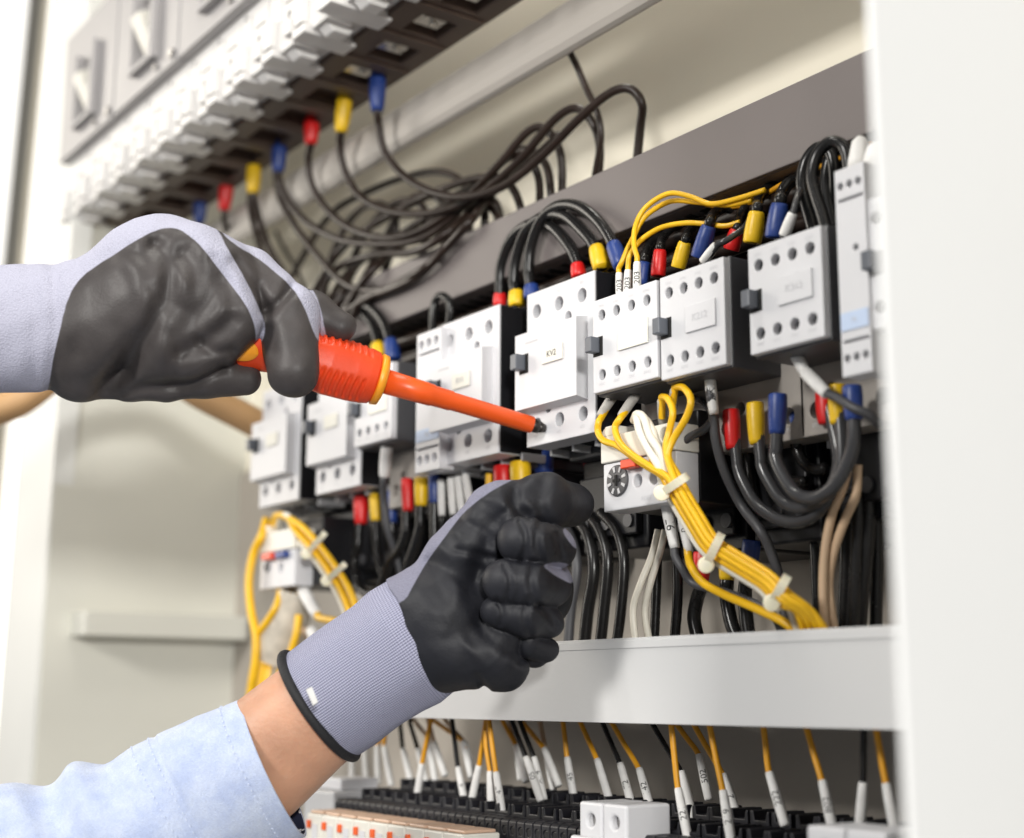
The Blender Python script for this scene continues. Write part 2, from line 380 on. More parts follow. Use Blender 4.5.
contactor(A3[0] - .004, 'contactor under the orange handle, four hole auxiliary block and broad black side', None, w=.056, z=-.016, ft=.030, auxx=A3, aux='plain', ay=-.002, auxz=(-.018, P(354, 448, -.002)[2]))
contactor(-.096, 'contactor crossed by the orange screwdriver shaft, beside a narrow relay', 'KV1', w=.067, z=.001)
contactor(0.0, 'contactor labelled KV2 with the screwdriver tip in its lower left terminal', 'KV2', inkm='ink')
def auxpx(l, r, y=-.008): return (P(l[0], l[1], y)[0], P(r[0], r[1], y)[0])
a6 = auxpx((592.5, 300), (656, 281)); a7 = auxpx((659.5, 281), (723, 253)); a8 = auxpx((747.5, 248), (820, 223))
contactor(a6[0] - .004, 'contactor with a blank ivory label, three tagged yellow wires rising behind its block', None, w=.058, z=-.0215, ft=.030, aux='plain', auxx=a6, auxz=(-.0275, -.0800))
contactor(a7[0] - .002, 'contactor between two others with auxiliary blocks, white tag hanging below it', 'K212', w=.065, z=-.0215, ft=.030, aux='x', auxx=a7, auxz=(-.0275, -.0825))
contactor(a8[0] - .004, 'contactor left of the tall slim relay, big blue sleeve behind its top edge', 'K312', w=.062, z=-.0215, ft=.030, aux='x', auxx=a8, auxz=(-.0285, -.0815))
a9 = auxpx((866, 205), (925, 185))
contactor(a9[0] - .002, 'contactor at the far right, half hidden by the white cabinet door', None, w=.062, z=-.0215, ft=.030, aux='x', auxx=a9, auxz=(P(866, 200, -.008)[2], P(872, 330, -.008)[2]))

def slim_relay(px0, px1, Y, ztop_px, zbot_px, label, sc=1):
    x0 = P(px0[0], px0[1], Y)[0]; x1 = P(px1[0], px1[1], Y)[0]; z1 = P(*ztop_px, Y)[2]; z0 = P(*zbot_px, Y)[2]; wd = x1 - x0; H = z1 - z0
    t = thing('timer_relay', label, 'relay', (x0, Y, z0), 'slim timer relays in the contactor row')
    g = G(); g.box(x0 + .0008, x1 - .0008, Y + .012, .105, z0 + .002, z1 - .002); g.obj('housing', MT['lgrey'], t, bevel=.001)
    hs = [(x0 + wd * (i + .6) / 3.3, zz, wd * .105) for i in range(3) for zz in (z1 - H * .085, z0 + H * .085)] + [(x0 + wd * .62, z1 - H * .40, wd * .09)]
    g = G(); g.box(x0, x1, Y, Y + .0118, z0, z1); c = G()
    for (hx, hz, r) in hs: c.cyl((hx, Y - .002, hz), (0, 1, 0), r, .009, 16)
    for zz in (z1 - H * .155, z0 + H * .165): c.box(x0 + wd * .08, x1 - wd * .06, Y - .002, Y + .005, zz - H * .008, zz + H * .006)
    link('front_cover', cut(g.mesh(), c), MT['white'], t, bevel=.0005)
    for (hx, hz, r) in hs: g = G(); g.cyl((hx, Y + .005, hz), (0, 1, 0), r * .93, .0018, 14); g.obj('terminal_screw', MT['hole'] if abs(hx - (x0 + wd * .62)) < 1e-6 and abs(hz - (z1 - H * .40)) < 1e-6 else MT['lgrey'], t)
    g = G(); g.box(x0 + wd * .05, x1 - wd * .04, Y - .0006, Y - .0001, z0 + H * .215, z0 + H * .30); g.obj('label_strip', MT['bluep'], t)
    lettering('N', wd * .20, ((x0 + x1) / 2, Y - .0008, z0 + H * .258), (1, 0, 0), (0, 0, 1), t, MT['ink3'])
    return t
slim_relay((417, 340), (441, 330), .006, (442, 326), (441, 468), 'slim pale relay squeezed against the contactor crossed by the screwdriver')
slim_relay((834, 172), (863, 160), -.010, (833, 172), (838, 379), 'tall slim white relay with a pale blue strip near the cabinet door')

# ------------------------------------------------------------------ overload relays
def overload(pl_, pr_, Y, label, big=True):
    x0 = P(*pl_[0], Y)[0]; x1 = P(*pr_, Y)[0]; z1 = P(*pl_[0], Y)[2]; z0 = P(*pl_[1], Y)[2]; wd = x1 - x0; H = z1 - z0
    t = thing('overload_relay', label, 'relay', (x0, Y, z0), 'overload relays below the contactors')
    g = G(); g.box(x0 + .001, x1 + (.0 if big else .012), Y + .016, .10, z0 + .001, z1 + .003); g.obj('housing', MT['black'], t, bevel=.001)
    zs = z0 + H * .56
    hs = [(x0 + wd * f_, zs - H * .26, .0036) for f_ in ((.48, .70, .90) if big else (.6,))]
    g = G(); g.box(x0, x1, Y, Y + .0158, z0, zs); c = G()
    for h in hs: c.cyl((h[0], Y - .002, h[1]), (0, 1, 0), h[2], .010, 18)
    link('front_cover', cut(g.mesh(), c), MT['white'], t, bevel=.0007)
    g = G(); g.box(x0 - .0004, x1 + .0004, Y - .0015, Y + .016, zs + .0004, z1 - H * .12)
    g.prism([(x0, z1 - H * .12), (x0 + wd * .02, z1 - .002), (x0 + wd * .06, z1), (x0 + wd * .2, z1), (x0 + wd * .27, z1 - H * .12)], 1, Y - .0013, Y + .0158)
    m2 = g.mesh(); c = G(); c.cyl((x0 + wd * .88, Y - .004, zs + H * .2), (0, 1, 0), .0038, .010, 18)
    link('cover_lid', cut(m2, c) if big else m2, MT['offwhite'], t, bevel=.0006)
    cx_, cz_, r = x0 + wd * .22, zs - H * .22, (.0085 if big else .004)
    g = G(); g.cyl((cx_, Y - .0015, cz_), (0, 1, 0), r, .0014, 32)
    for i in range(8):
        a = i * math.pi / 4; g2 = (cx_ + math.cos(a) * r * .72, cz_ + math.sin(a) * r * .72)
    d = g.obj('setting_dial', MT['dgrey'], t, bevel=.0004)
    g = G()
    for i in range(8):
        a = i * math.pi / 4 + .3; ca, sa = math.cos(a), math.sin(a)
        p = [(cx_ + ca * r * u - sa * v, cz_ + sa * r * u + ca * v) for u, v in ((.55, .0006), (.9, .0009), (.9, -.0009), (.55, -.0006))]
        g.prism(p, 1, Y - .0019, Y - .0016)
    g.obj('dial_marks', MT['lgrey'], d)
    g = G(); g.box(cx_ - r * .34, cx_ + r * .34, Y - .0021, Y - .0016, cz_ - .0008, cz_ + .0008); g.box(cx_ - .0008, cx_ + .0008, Y - .0024, Y - .00165, cz_ - r * .34, cz_ + r * .34); g.obj('dial_slot', MT['hole'], d)
    g = G(); g.box(x0 + wd * (.36 if big else .22), x0 + wd * (.56 if big else .5), Y - .006, Y - .0002, zs - H * .12, zs - H * .02); g.obj('reset_button', MT['redp'], t, bevel=.0006)
    if not big:
        g = G(); g.box(x0 + wd * .58, x0 + wd * .85, Y - .005, Y - .0002, zs - H * .12, zs - H * .02); g.obj('test_button', MT['blue'], t, bevel=.0006)
    lettering('RESET' if big else 'R', .003, (x0 + wd * .6, Y - .00015, z0 + .004), (1, 0, 0), (0, 0, 1), t, MT['ink3'])
    return t
overload([(603, 428), (606, 512)], (677, 505), 0.0, 'overload relay with a round grey dial and red button beside the fist')
overload([(262, 527), (265, 589)], (294, 585), .0, 'small distant overload relay with red and blue buttons at the left', False)
# black overload bodies below the contactors; last two added to deepen the shade
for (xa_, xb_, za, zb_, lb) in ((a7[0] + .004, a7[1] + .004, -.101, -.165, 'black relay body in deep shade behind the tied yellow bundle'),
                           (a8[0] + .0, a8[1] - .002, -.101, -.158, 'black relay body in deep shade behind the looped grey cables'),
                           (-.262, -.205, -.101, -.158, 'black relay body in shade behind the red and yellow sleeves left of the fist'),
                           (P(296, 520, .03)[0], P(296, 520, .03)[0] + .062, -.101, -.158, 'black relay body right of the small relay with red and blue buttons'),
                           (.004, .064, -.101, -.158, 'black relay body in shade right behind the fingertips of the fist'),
 (-.098, -.03, -.101, -.155, 'black block added to deepen the shade above the back of the lower glove'),
 (a6[0] + .004, a6[1] + .002, -.120, -.166, 'black block added to deepen the shade behind the relay with the grey dial')):
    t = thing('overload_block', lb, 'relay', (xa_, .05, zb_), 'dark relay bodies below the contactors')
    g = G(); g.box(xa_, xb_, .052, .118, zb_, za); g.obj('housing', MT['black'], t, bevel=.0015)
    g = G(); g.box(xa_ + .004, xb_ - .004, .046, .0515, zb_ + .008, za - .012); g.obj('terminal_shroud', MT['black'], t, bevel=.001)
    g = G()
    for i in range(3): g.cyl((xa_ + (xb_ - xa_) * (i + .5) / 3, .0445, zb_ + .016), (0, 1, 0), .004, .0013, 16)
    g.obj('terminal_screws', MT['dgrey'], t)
# ------------------------------------------------------------------ terminal rows at the bottom
ztT = P(577, 827, 0)[2]; ztb = P(577, 842, 0)[2]
TX0 = P(335, 789, 0)[0]; pitch = .0078
t = thing('terminal_row', 'long black toothed terminal row under the lower duct', 'terminal row', (TX0, 0, ztb - .02))
XE = XR - .004; n = int((XE - TX0) / pitch)
g = G(); g.box(TX0, XE, .0005, .085, ztb - .03, ztT - .004); g.obj('base', MT['black'], t, bevel=.0005)
cnt = 0
for i in range(n):
    if i >= 96: break
    x = TX0 + i * pitch; g = G(); z = ztT
    prof = [(0, z - .016), (0, z - .0015), (.0015, z), (.016, z), (.018, z - .006), (.018, z - .016)]
    me = G().prism(prof, 0, x + .0004, x + pitch - .0005).mesh()
    c = G(); c.cyl((x + pitch / 2, -.002, z - .0062), (0, 1, 0), .0024, .008, 12); c.cyl((x + pitch / 2, .0085, z - .004), (0, 0, 1), .0024, .008, 12)
    o = link('terminal', cut(me, c), MT['tblack'], t, bevel=.0004)
t2 = thing('terminal_row', 'row of chunky raised black terminals behind the toothed row, wires clamped in', 'terminal row', (TX0, .02, ztb))
pw = pitch * 1.9
for i in range(int((XE - TX0) / pw)):
    for (yy, hh, off) in ((.0195, .006, 0.0), (.046, .012, .5)):
        x = TX0 + (i + off) * pw + (.0006 if i % 5 else .0022); z = ztT + hh; d = .022
        g = G(); g.prism([(x, ztT - .014), (x + pw - .0016, ztT - .014), (x + pw - .0016, z), (x + pw * .80, z), (x + pw * .72, z - .0045), (x + pw * .22, z - .0045), (x + pw * .16, z), (x, z)], 1, yy, yy + d)
        me = g.mesh(); c = G(); c.cyl((x + pw * .46, yy - .002, z - .0105), (0, 1, 0), .0034, .012, 14); c.cyl((x + pw * .46, yy + d * .55, z - .010), (0, 0, 1), .0032, .012, 14)
        o = link('terminal', cut(me, c), MT['tblack'], t2, bevel=.0006)
def end_clamp(p0, p1, Y, ztoppx, label, depth=.03):
    A = P(*p0, Y); B = P(*p1, Y); z1_ = P(*ztoppx, Y)[2]; t = thing('end_clamp', label, 'clamp', (A[0], Y, ztb), 'white end clamps on the terminal row')
    g = G(); wd = B[0] - A[0]; g.box(A[0], A[0] + wd * .49, Y, Y + depth, ztb - .02, z1_); g.box(A[0] + wd * .51, B[0], Y, Y + depth, ztb - .02, z1_)
    g.box(A[0] - .003, B[0] + .01, Y - .004, Y - .0002, ztb - .03, z1_ - .017); me = g.mesh(); c = G()
    for f_ in (.25, .76): c.cyl((A[0] + wd * f_, Y - .002, z1_ - .009), (0, 1, 0), .0032, .008, 18)
    link('clamp_body', cut(me, c), MT['white'], t, bevel=.0015)
    for f_ in (.25, .76): g = G(); g.cyl((A[0] + wd * f_, Y + .004, z1_ - .009), (0, 1, 0), .003, .0018, 14); g.obj('screw', MT['screw'], t)
end_clamp((579, 800), (626, 800), -.012, (580, 801), 'white end clamp with two screw holes among the black terminals')
end_clamp((806, 824), (885, 826), -.02, (806, 825), 'white end clamp at the bottom right corner by the door', .03)
# small plug-in relays in front
zr = P(400, 826, -.03)[2]
for i in range(9):
    x = P(307, 812, -.03)[0] + i * .0205
    t = thing('plug_relay', ['leftmost', 'second', 'third', 'fourth', 'fifth', 'sixth', 'seventh', 'eighth', 'ninth'][i] + ' small white plug-in relay from the left with an orange lever, under the sleeve', 'relay', (x, -.03, zr - .03), 'small relays in front of the black terminal row')
    g = G(); g.box(x, x + .0195, -.03, -.004, zr - .05, zr); g.obj('relay_body', MT['offwhite'], t, bevel=.001)
    g = G(); g.box(x + .001, x + .0185, -.028, -.006, zr + .0001, zr + .002); g.obj('relay_top', MT['rtan'], t, bevel=.0008)
    g = G(); g.box(x + .003, x + .0065, -.032, -.0301, zr - .009, zr - .004); g.obj('lever', MT['orange'], t, bevel=.0004)
    g = G(); g.box(x + .009, x + .015, -.0308, -.0301, zr - .018, zr - .006); g.obj('window', MT['white'], t)
t = thing('relay_socket', 'pale socket block behind the small relays left of the black terminal row', 'socket', (TX0 - .03, .0, ztb))
g = G(); g.box(TX0 - .045, TX0 - .002, .0, .05, ztb - .04, ztT + .004); g.obj('socket_body', MT['lgrey'], t, bevel=.0015)
g = G(); g.box(TX0 - .040, TX0 - .010, .01, .04, ztT + .0042, ztT + .012); g.obj('socket_top', MT['white'], t, bevel=.001)
# ------------------------------------------------------------------ cables
def w3(p, k='Y'):
    return P(p[0], p[1], p[2])
def cable(name, label, cat, group, pts, r, m, ends=(), n=9, seg=10, world=None):
    """pts: (px, py, Y). ends: (material, first point, last point, radius, text) coloured sleeves slipped over the cable."""
    wp = [w3(q) for q in pts] if world is None else None
    if wp and ends: wp.insert(1, (wp[0] + wp[1]) / 2); wp.insert(1, wp[0] * .8 + wp[1] * .2); wp.insert(4, wp[3] + (wp[3] - wp[0]) * .16)
    p = world if world is not None else spline(wp, n)
    t = thing(name, label, cat, p[0], group)
    g = G(); g.tube(p, r, seg); g.obj('insulation', MT[m], t, smooth=True)
    for e in ends:
        a, b = np.array(e[1] if len(e[1]) == 3 and e[0].startswith('*') else w3(e[1])), np.array(w3(e[2])); er = e[3]; mm = e[0].strip('*')
        L = np.linalg.norm(b - a); ax = (b - a) / L
        ts = [0, .04, .3, .6, .9, 1.0]; rs = [er * .93, er, er * 1.03, er * 1.0, er * .90, er * .80]
        g = G(); g.tube([a + ax * L * q for q in ts], rs, 16)
        o = g.obj('end_tag' if mm.startswith('tag') else 'end_sleeve', MT[mm], t, smooth=True)
        if len(e) > 4 and e[4]:
            mid = a + ax * L * .5; v = nrm(CAM - mid); side = nrm(np.cross(v, ax))
            xd = ax if ax[2] > 0 else -ax
            nd_y = nrm(np.cross(v, xd)); nd_y = nrm(np.cross(v - xd * (v @ xd), xd))
            lettering(e[4], er * 2.1, mid, xd, nd_y, o, MT['ink'], cyl_r=er * 1.05)
    return t
def zpt(px, py, dz=0):                  # on the breakers' underside
    return PZ(px, py, ZU + dz)
def front_of_duct(q, y, last):
    return y if last or q[1] < 46 + .458 * (875 - q[0]) - 14 else min(y, .034)
# --- hanging cables from the breakers, looping right and down behind the upper duct
GB = 'black cables looping from the breakers to the duct'
def hang(label, col, s0, s1, path, r=.0029, m='brown', rs=.0062, cat='cable'):
    """sleeve from pixel s0 (top) to s1; the world depth of the sleeve top comes from the breakers' underside"""
    a = PZ(s0[0], s0[1], ZU); Y0 = a[1]; Y0 = min(max(Y0, -.02), .022); a = P(s0[0], s0[1], Y0)
    pts = [P(s0[0], s0[1], Y0), P(s1[0], s1[1], Y0)]
    ys = np.linspace(Y0 + .004, .075, len(path))
    for i_, (q, y) in enumerate(zip(path, ys)): pts.append(P(q[0], q[1], front_of_duct(q, y, i_ > len(path) - 3)))
    p = spline(pts, 9); t = thing('cable', label, cat, p[0], GB)
    g = G(); g.tube(p, r, 10); g.obj('insulation', MT[m], t, smooth=True)
    if col:
        a, b = pts[0], pts[1]; L = np.linalg.norm(b - a); ax = (b - a) / L
        g = G(); g.tube([a - ax * .003, a, a + ax * L * .12, a + ax * L * .5, a + ax * L * .9, a + ax * (L + .001)], [rs * .7, rs * .86, rs, rs * 1.03, rs * .85, rs * .72], 16)
        g.obj('end_sleeve', MT[col], t, smooth=True)
    return t
hang('black cable with a blue sleeve, nearest hanging cable at the top centre', 'blue', (378, 73), (377, 110),
     [(379, 125), (384, 150), (400, 172), (425, 189), (460, 197), (500, 188), (540, 158), (580, 118), (610, 93), (630, 89), (642, 104), (640, 130), (633, 200)])
hang('black cable with the yellow sleeve just left of the nearest blue one at top centre', 'syellow', (345, 96), (341, 131),
     [(340, 145), (344, 168), (357, 193), (380, 208), (410, 214), (445, 210), (480, 194), (520, 160), (552, 122), (575, 108), (592, 122), (600, 150), (595, 205)])
hang('black cable with the red sleeve beside the nearest yellow one at top centre', 'red', (312, 119), (311, 143),
     [(308, 160), (312, 184), (325, 207), (350, 228), (385, 238), (420, 231), (458, 206), (498, 166), (524, 135), (542, 127), (556, 142), (562, 165), (561, 215)])
hang('upper of two cables leaving the blue sleeve right of the far yellow one', 'blue', (280, 143), (278, 171),
     [(281, 184), (292, 206), (312, 226), (345, 241), (382, 244), (418, 240), (448, 222), (478, 188), (505, 160), (525, 156), (536, 170), (540, 190), (538, 225)])
hang('lower of two cables leaving the blue sleeve right of the far yellow one', None, (277, 165), (276, 176),
     [(280, 198), (295, 226), (318, 256), (340, 280), (362, 290), (392, 288), (420, 274), (448, 245), (475, 215), (492, 200), (500, 215), (505, 250)])
hang('upper cable of the pair under the far yellow sleeve above the glove', 'syellow', (254, 162), (253, 192),
     [(256, 205), (262, 228), (270, 250), (285, 275), (305, 300), (330, 318), (352, 330)])
hang('lower cable of the pair under the far yellow sleeve above the glove', None, (250, 185), (250, 196),
     [(251, 212), (256, 232), (264, 256), (278, 285), (295, 312), (315, 330)])
hang('cable with the far red sleeve just above the knuckles of the upper glove', 'red', (227, 182), (224, 209), [(225, 222), (227, 240), (232, 262), (240, 290)])
hang('cable with the farthest blue sleeve, half hidden by the upper glove', 'blue', (201, 199), (199, 222), [(199, 232), (202, 250), (208, 275)])
# the tangle behind
tang = [
 ([(352, 318), (362, 298), (385, 292), (418, 276), (444, 250), (470, 222), (486, 205), (500, 222), (502, 262)], 'lowest swinging loop of the tangle, just over the grey duct edge'),
 ([(322, 305), (330, 262), (346, 226), (366, 206), (386, 206), (396, 226), (388, 262), (372, 300)], 'upright dark loop between two rising cables of the tangle'),
 ([(338, 312), (352, 262), (372, 224), (398, 202), (420, 204), (428, 226), (420, 262), (408, 290)], 'upright dark loop in the centre of the tangle'),
 ([(300, 262), (330, 215), (372, 190), (410, 176), (440, 172), (462, 182), (470, 205), (468, 250)], 'arched cable topping the tangle left of the nearest loop'),
 ([(318, 285), (345, 245), (390, 215), (440, 190), (478, 178), (505, 180), (520, 205), (522, 240)], 'cable rising through the middle of the tangle to a short arch'),
 ([(330, 300), (350, 270), (385, 245), (430, 215), (480, 182), (510, 156), (530, 150), (548, 170), (552, 225)], 'cable sweeping out of the tangle to a drop before the cream plate'),
 ([(345, 310), (360, 285), (380, 250), (398, 215), (418, 195), (440, 200), (452, 225), (455, 260)], 'tight upright loop in the right half of the tangle'),
 ([(350, 300), (375, 268), (410, 240), (452, 215), (480, 200), (496, 212), (498, 245)], 'cable under the long loops ending in a low arch'),
 ([(335, 270), (372, 255), (412, 252), (445, 235), (478, 205), (520, 170), (560, 135)], 'cable lying along the long loops like a shadow of them'),
 ([(360, 262), (392, 250), (425, 228), (450, 200), (470, 190), (484, 200), (484, 240)], 'thin dark loop crossing the middle of the tangle'),
 ([(340, 318), (365, 300), (400, 282), (432, 262), (452, 232), (460, 215)], 'cable closing the bottom edge of the tangle before the grey duct'),
]
for i, (pp, lb) in enumerate(tang):
    pp = [(pp[0][0] - 40, pp[0][1] + 75), (pp[0][0] - 18, pp[0][1] + 34)] + pp
    ys = np.linspace(.058, .070, len(pp)) if i % 2 else np.linspace(.045, .072, len(pp))
    ys = ys + (i % 4) * .006 - .008
    tail = pp[-1]
    cable('cable', lb, 'cable', GB, [(q[0], q[1], front_of_duct(q, y, j > len(pp) - 3) if j < len(pp) - 1 else max(y, .056)) for j, (q, y) in enumerate(zip(pp, ys))], .0030, 'brown')
cable('thin_wire', 'thin dark wire dropping from the beige rail and bending down behind the duct', 'wire', None, [(566, 45, .05), (575, 62, .055), (586, 88, .06), (597, 112, .062), (601, 135, .065), (598, 158, .068), (590, 200, .072)], .0022, 'brown')
cable('thin_wire', 'thin dark wire on the cream plate just above the glove knuckle', 'wire', None, [(276, 232, .10), (285, 250, .10), (296, 268, .10), (305, 290, .10)], .002, 'brown')

# --- jumpers between contactor tops
GJ = 'black jumper cables with coloured sleeves'
def jump(label, col, a0, a1, path, b1, b0, Ys, r=.0036, m='cable', rs=.0056, cat='jumper cable', name='jumper_cable'):
    ys = np.linspace(Ys[0], Ys[1], len(path) + 2)
    pts = [(a0[0], a0[1], ys[0])] + [(q[0], q[1], q[2] if len(q) > 2 else y) for q, y in zip(path, ys[1:-1])] + ([(b0[0], b0[1], ys[-1])] if b0 else [])
    ends = [(col, (a0[0], a0[1], ys[0]), (a1[0], a1[1], ys[0]), rs)] if a1 else []
    if b1: ends.append((col, (b0[0], b0[1], ys[-1]), (b1[0], b1[1], ys[-1]), rs))
    return cable(name, label, cat, GJ, pts, r, m, ends)
jump('red sleeved jumper arching low between two contactor tops left of the label KV2', 'red', (500, 306), (500, 293), [(500, 285), (502, 262), (512, 238), (530, 224), (550, 226), (568, 245), (577, 262)], (577, 264), (579, 277), (.040, .034), rs=.0046)
jump('yellow sleeved jumper in the middle of the three big arches above KV2', 'syellow', (517, 306), (516, 291), [(514, 285), (516, 258), (526, 230), (545, 216), (565, 216), (583, 232), (594, 246)], (596, 247), (602, 268), (.036, .032), rs=.0054)
jump('blue sleeved jumper making the tallest of the three big arches above KV2', 'blue', (532, 298), (531, 285), [(529, 275), (531, 246), (541, 220), (558, 206), (578, 206), (597, 220), (611, 240)], (613, 244), (622, 266), (.034, .03), rs=.0052)
jump('second black arch tucked behind the big arches above KV2', 'syellow', (508, 300), None, [(508, 286), (508, 260), (518, 232), (538, 212), (560, 208), (582, 222), (600, 244)], (608, 256), (612, 268), (.05, .05), r=.0038, rs=.005)
jump('small black loop standing on the slim relay left of the duct shadow', 'cable', (434, 338), None, [(433, 322), (435, 302), (442, 296), (450, 303), (450, 320)], None, (447, 335), (.03, .035), r=.003)
jump('black arch with a yellow sleeve behind the orange handle', 'syellow', (352, 372), None, [(340, 345), (343, 322), (356, 312), (370, 322), (377, 340)], (377, 344), (380, 358), (.05, .03), r=.0036)
jump('black arch with a blue sleeve just right of the glove thumb', 'blue', (350, 380), None, [(345, 340), (350, 313), (366, 306), (382, 320), (389, 338)], (390, 340), (394, 360), (.045, .03), r=.0036)
# --- sleeves behind the auxiliary blocks, cables arching back into the duct
top = [
 ('dark blue sleeve behind the three tagged yellow wires', 'blue', (641, 285), (644, 262), [(650, 245), (662, 236), (676, 236)], .030, .0046),
 ('red sleeve standing nearest the tagged yellow wires, on the right', 'red', (658, 276), (660, 250), [(663, 238), (672, 228), (684, 226), (694, 234)], .026, .0041),
 ('yellow sleeve leaning right, next to the red one above the middle contactor', 'syellow', (678, 268), (685, 242), [(690, 230), (700, 222), (712, 224)], .026, .0041),
 ('blue sleeve leaning right, above the middle contactor label', 'blue', (699, 258), (709, 226), [(714, 214), (724, 208), (738, 212), (744, 224)], .026, .0048),
 ('red sleeve behind a white tag left of the big yellow one', 'red', (731, 250), (737, 230), [(740, 218), (747, 206), (758, 202), (766, 210)], .034, .0044),
 ('big yellow sleeve left of the big blue one, above the tab contactor', 'syellow', (752, 243), (757, 212), [(758, 202), (763, 192), (775, 187), (786, 194)], .024, .0048),
 ('big blue sleeve above the contactor left of the tall slim relay', 'blue', (775, 238), (780, 204), [(781, 196), (788, 184), (800, 180), (811, 188), (812, 204)], .022, .0052),
]
for (lb, c, a, b, pth, Y, rs) in top:
    ys = np.linspace(Y, .062, len(pth) + 2)
    cable('sleeved_cable', 'cable with ' + lb, 'cable', 'sleeved cables above the auxiliary blocks', [(a[0], a[1], Y), (b[0], b[1], Y)] + [(q[0], q[1], y) for q, y in zip(pth, ys[2:])], rs * .64, 'cable', [(c, (a[0], a[1], Y), (b[0], b[1], Y), rs)])
cable('tagged_wire', 'grey wire with a short white tag leaning right between blue and red sleeves', 'wire', None, [(700, 268, .018), (716, 247, .018), (727, 240, .02), (744, 228, .03), (752, 216, .045)], .0018, 'greyc', [('tagw', (703, 262, .018), (716, 245, .018), .0026)])
cable('tagged_wire', 'grey wire with a white tag between the big blue sleeve and the glossy black loop', 'wire', None, [(783, 238, .012), (792, 216, .012), (797, 200, .016), (802, 186, .03), (808, 178, .045)], .0018, 'greyc', [('tagw', (784, 236, .012), (793, 213, .012), .0028)])
for i, (dx, dy, Y, lb) in enumerate(((0, 0, .012, 'glossy black cable forming the tall front loop left of the tall slim relay'), (-12, 8, .024, 'glossy black cable looping just behind and left of the tall front loop'), (9, 6, .03, 'glossy black cable in the back of the tall loop, short inner bend'))):
    s = (1, .9, .72)[i]
    pth = [(827, 232), (822, 214), (816, 196), (812, 176), (817, 155), (830, 142), (843, 146), (848, 162), (849, 185), (849, 200)]
    cable('cable', lb, 'cable', 'glossy black cables beside the tall slim relay', [(828 + (q[0] - 828) * s + dx, 232 + (q[1] - 232) * (.97 if i else 1) + dy * (1 - (232 - q[1]) / 140), Y + j * .0012) for j, q in enumerate(pth)], .0031, 'cable')
for i, (x, lb) in enumerate(((858, 'left one of the pale tubes behind the top of the tall slim relay'), (873, 'right one of the pale tubes behind the top of the tall slim relay'))):
    g = G(); g.tube([P(x - 3, 175, .012), P(x - 1, 160, .012), P(x + 2, 143 + 6 * i, .014), P(x + 3, 139 + 6 * i, .015)], [.004, .0042, .004, .0025], 12); o = g.obj('pale_tube', MT['tagw'], smooth=True); tag(o, lb, 'tube', 'pale tubes at the door side')
# brown wires lying in the shade under the duct
for i, (lb, pth) in enumerate((('ochre wire in the shade just under the duct, upper strand', [(690, 202, .05), (740, 206, .05), (790, 180, .05), (840, 158, .05), (872, 142, .05)]),
                               ('brown wire in the shade just under the duct, lower strand', [(700, 215, .06), (735, 214, .06), (770, 196, .06), (820, 172, .06), (872, 152, .06)]),
                               ('dark brown wire squeezed right against the duct underside', [(640, 226, .06), (690, 208, .06), (740, 190, .06), (800, 166, .06), (872, 134, .06)]))):
    cable('thin_wire', lb, 'wire', None, pth, .0015, ('wyellow', 'brown', 'brown')[i])
# three tagged yellow wires
for i, (a, b, pth, tx) in enumerate((((620, 301), (619, 273), [(622, 262), (628, 248), (634, 236), (641, 222), (652, 211), (672, 201), (695, 202), (728, 205), (752, 200)], '203'),
                                     ((627, 299), (628, 270), [(630, 255), (640, 241), (660, 228), (685, 223), (706, 224), (725, 226), (740, 222)], '203'),
                                     ((637, 296), (637, 262), [(634, 245), (635, 228), (642, 212), (655, 200), (672, 193), (692, 197), (712, 204), (740, 198), (765, 190)], '203'))):
    Y = .006 + .006 * (2 - i) * .5; Y = (.014, .011, .008)[i]
    ys = np.linspace(Y, .034, len(pth))
    cable('tagged_wire', ('leftmost', 'middle', 'rightmost and tallest')[i] + ' of the three yellow wires with white tags reading 203', 'wire', 'yellow wires with white tags above the blank label', [(a[0], a[1], Y), (b[0], b[1], Y)] + [(q[0], q[1], y) for q, y in zip(pth, ys)], .0015, 'yellow', [('tagw', (a[0], a[1] - 1, Y), (b[0], b[1], Y), .0023, tx)])
# --- sleeves and jumpers under the right-hand contactors
jump('grey cable with a red sleeve, outermost of the nested loops under the right contactors', 'red', (731, 410), (733, 449), [(737, 460), (743, 482), (757, 505), (780, 520), (803, 521), (822, 508), (835, 480), (838, 450)], (826, 424), (824, 392), (.022, .028), m='greyc', r=.0031, rs=.0044)
jump('grey cable with a yellow sleeve, middle one of the nested loops under the right contactors', 'syellow', (755, 403), (757, 444), [(761, 458), (768, 480), (783, 502), (803, 508), (824, 496), (838, 474), (842, 450)], (838, 424), (837, 385), (.020, .024), m='greyc', r=.0031, rs=.0044)
jump('thick grey cable with blue sleeves, innermost and nearest of the nested loops', 'blue', (778, 394), (777, 434), [(776, 448), (781, 472), (796, 494), (815, 498), (834, 486), (848, 462), (854, 438)], (854, 420), (852, 386), (.016, .014), m='greyc', r=.0034, rs=.0046)
for (lb, c, a, b, pth) in (('thin cable with the small red sleeve behind the nested loops', 'red', (744, 413), (746, 443), [(748, 460), (752, 490), (757, 520)]),
                           ('thin cable with the small yellow sleeve behind the nested loops', 'syellow', (768, 410), (769, 442), [(772, 460), (785, 478), (806, 482)]),
                           ('thin cable with the small blue sleeve behind the nested loops', 'blue', (792, 402), (794, 432), [(797, 448), (803, 462), (815, 470), (826, 468)])):
    cable('sleeved_cable', lb, 'cable', 'small sleeved cables behind the nested loops', [(a[0], a[1], .04), (b[0], b[1], .04)] + [(q[0], q[1], .042) for q in pth], .003, 'cable', [(c, (a[0], a[1], .04), (b[0], b[1], .04), .005)])
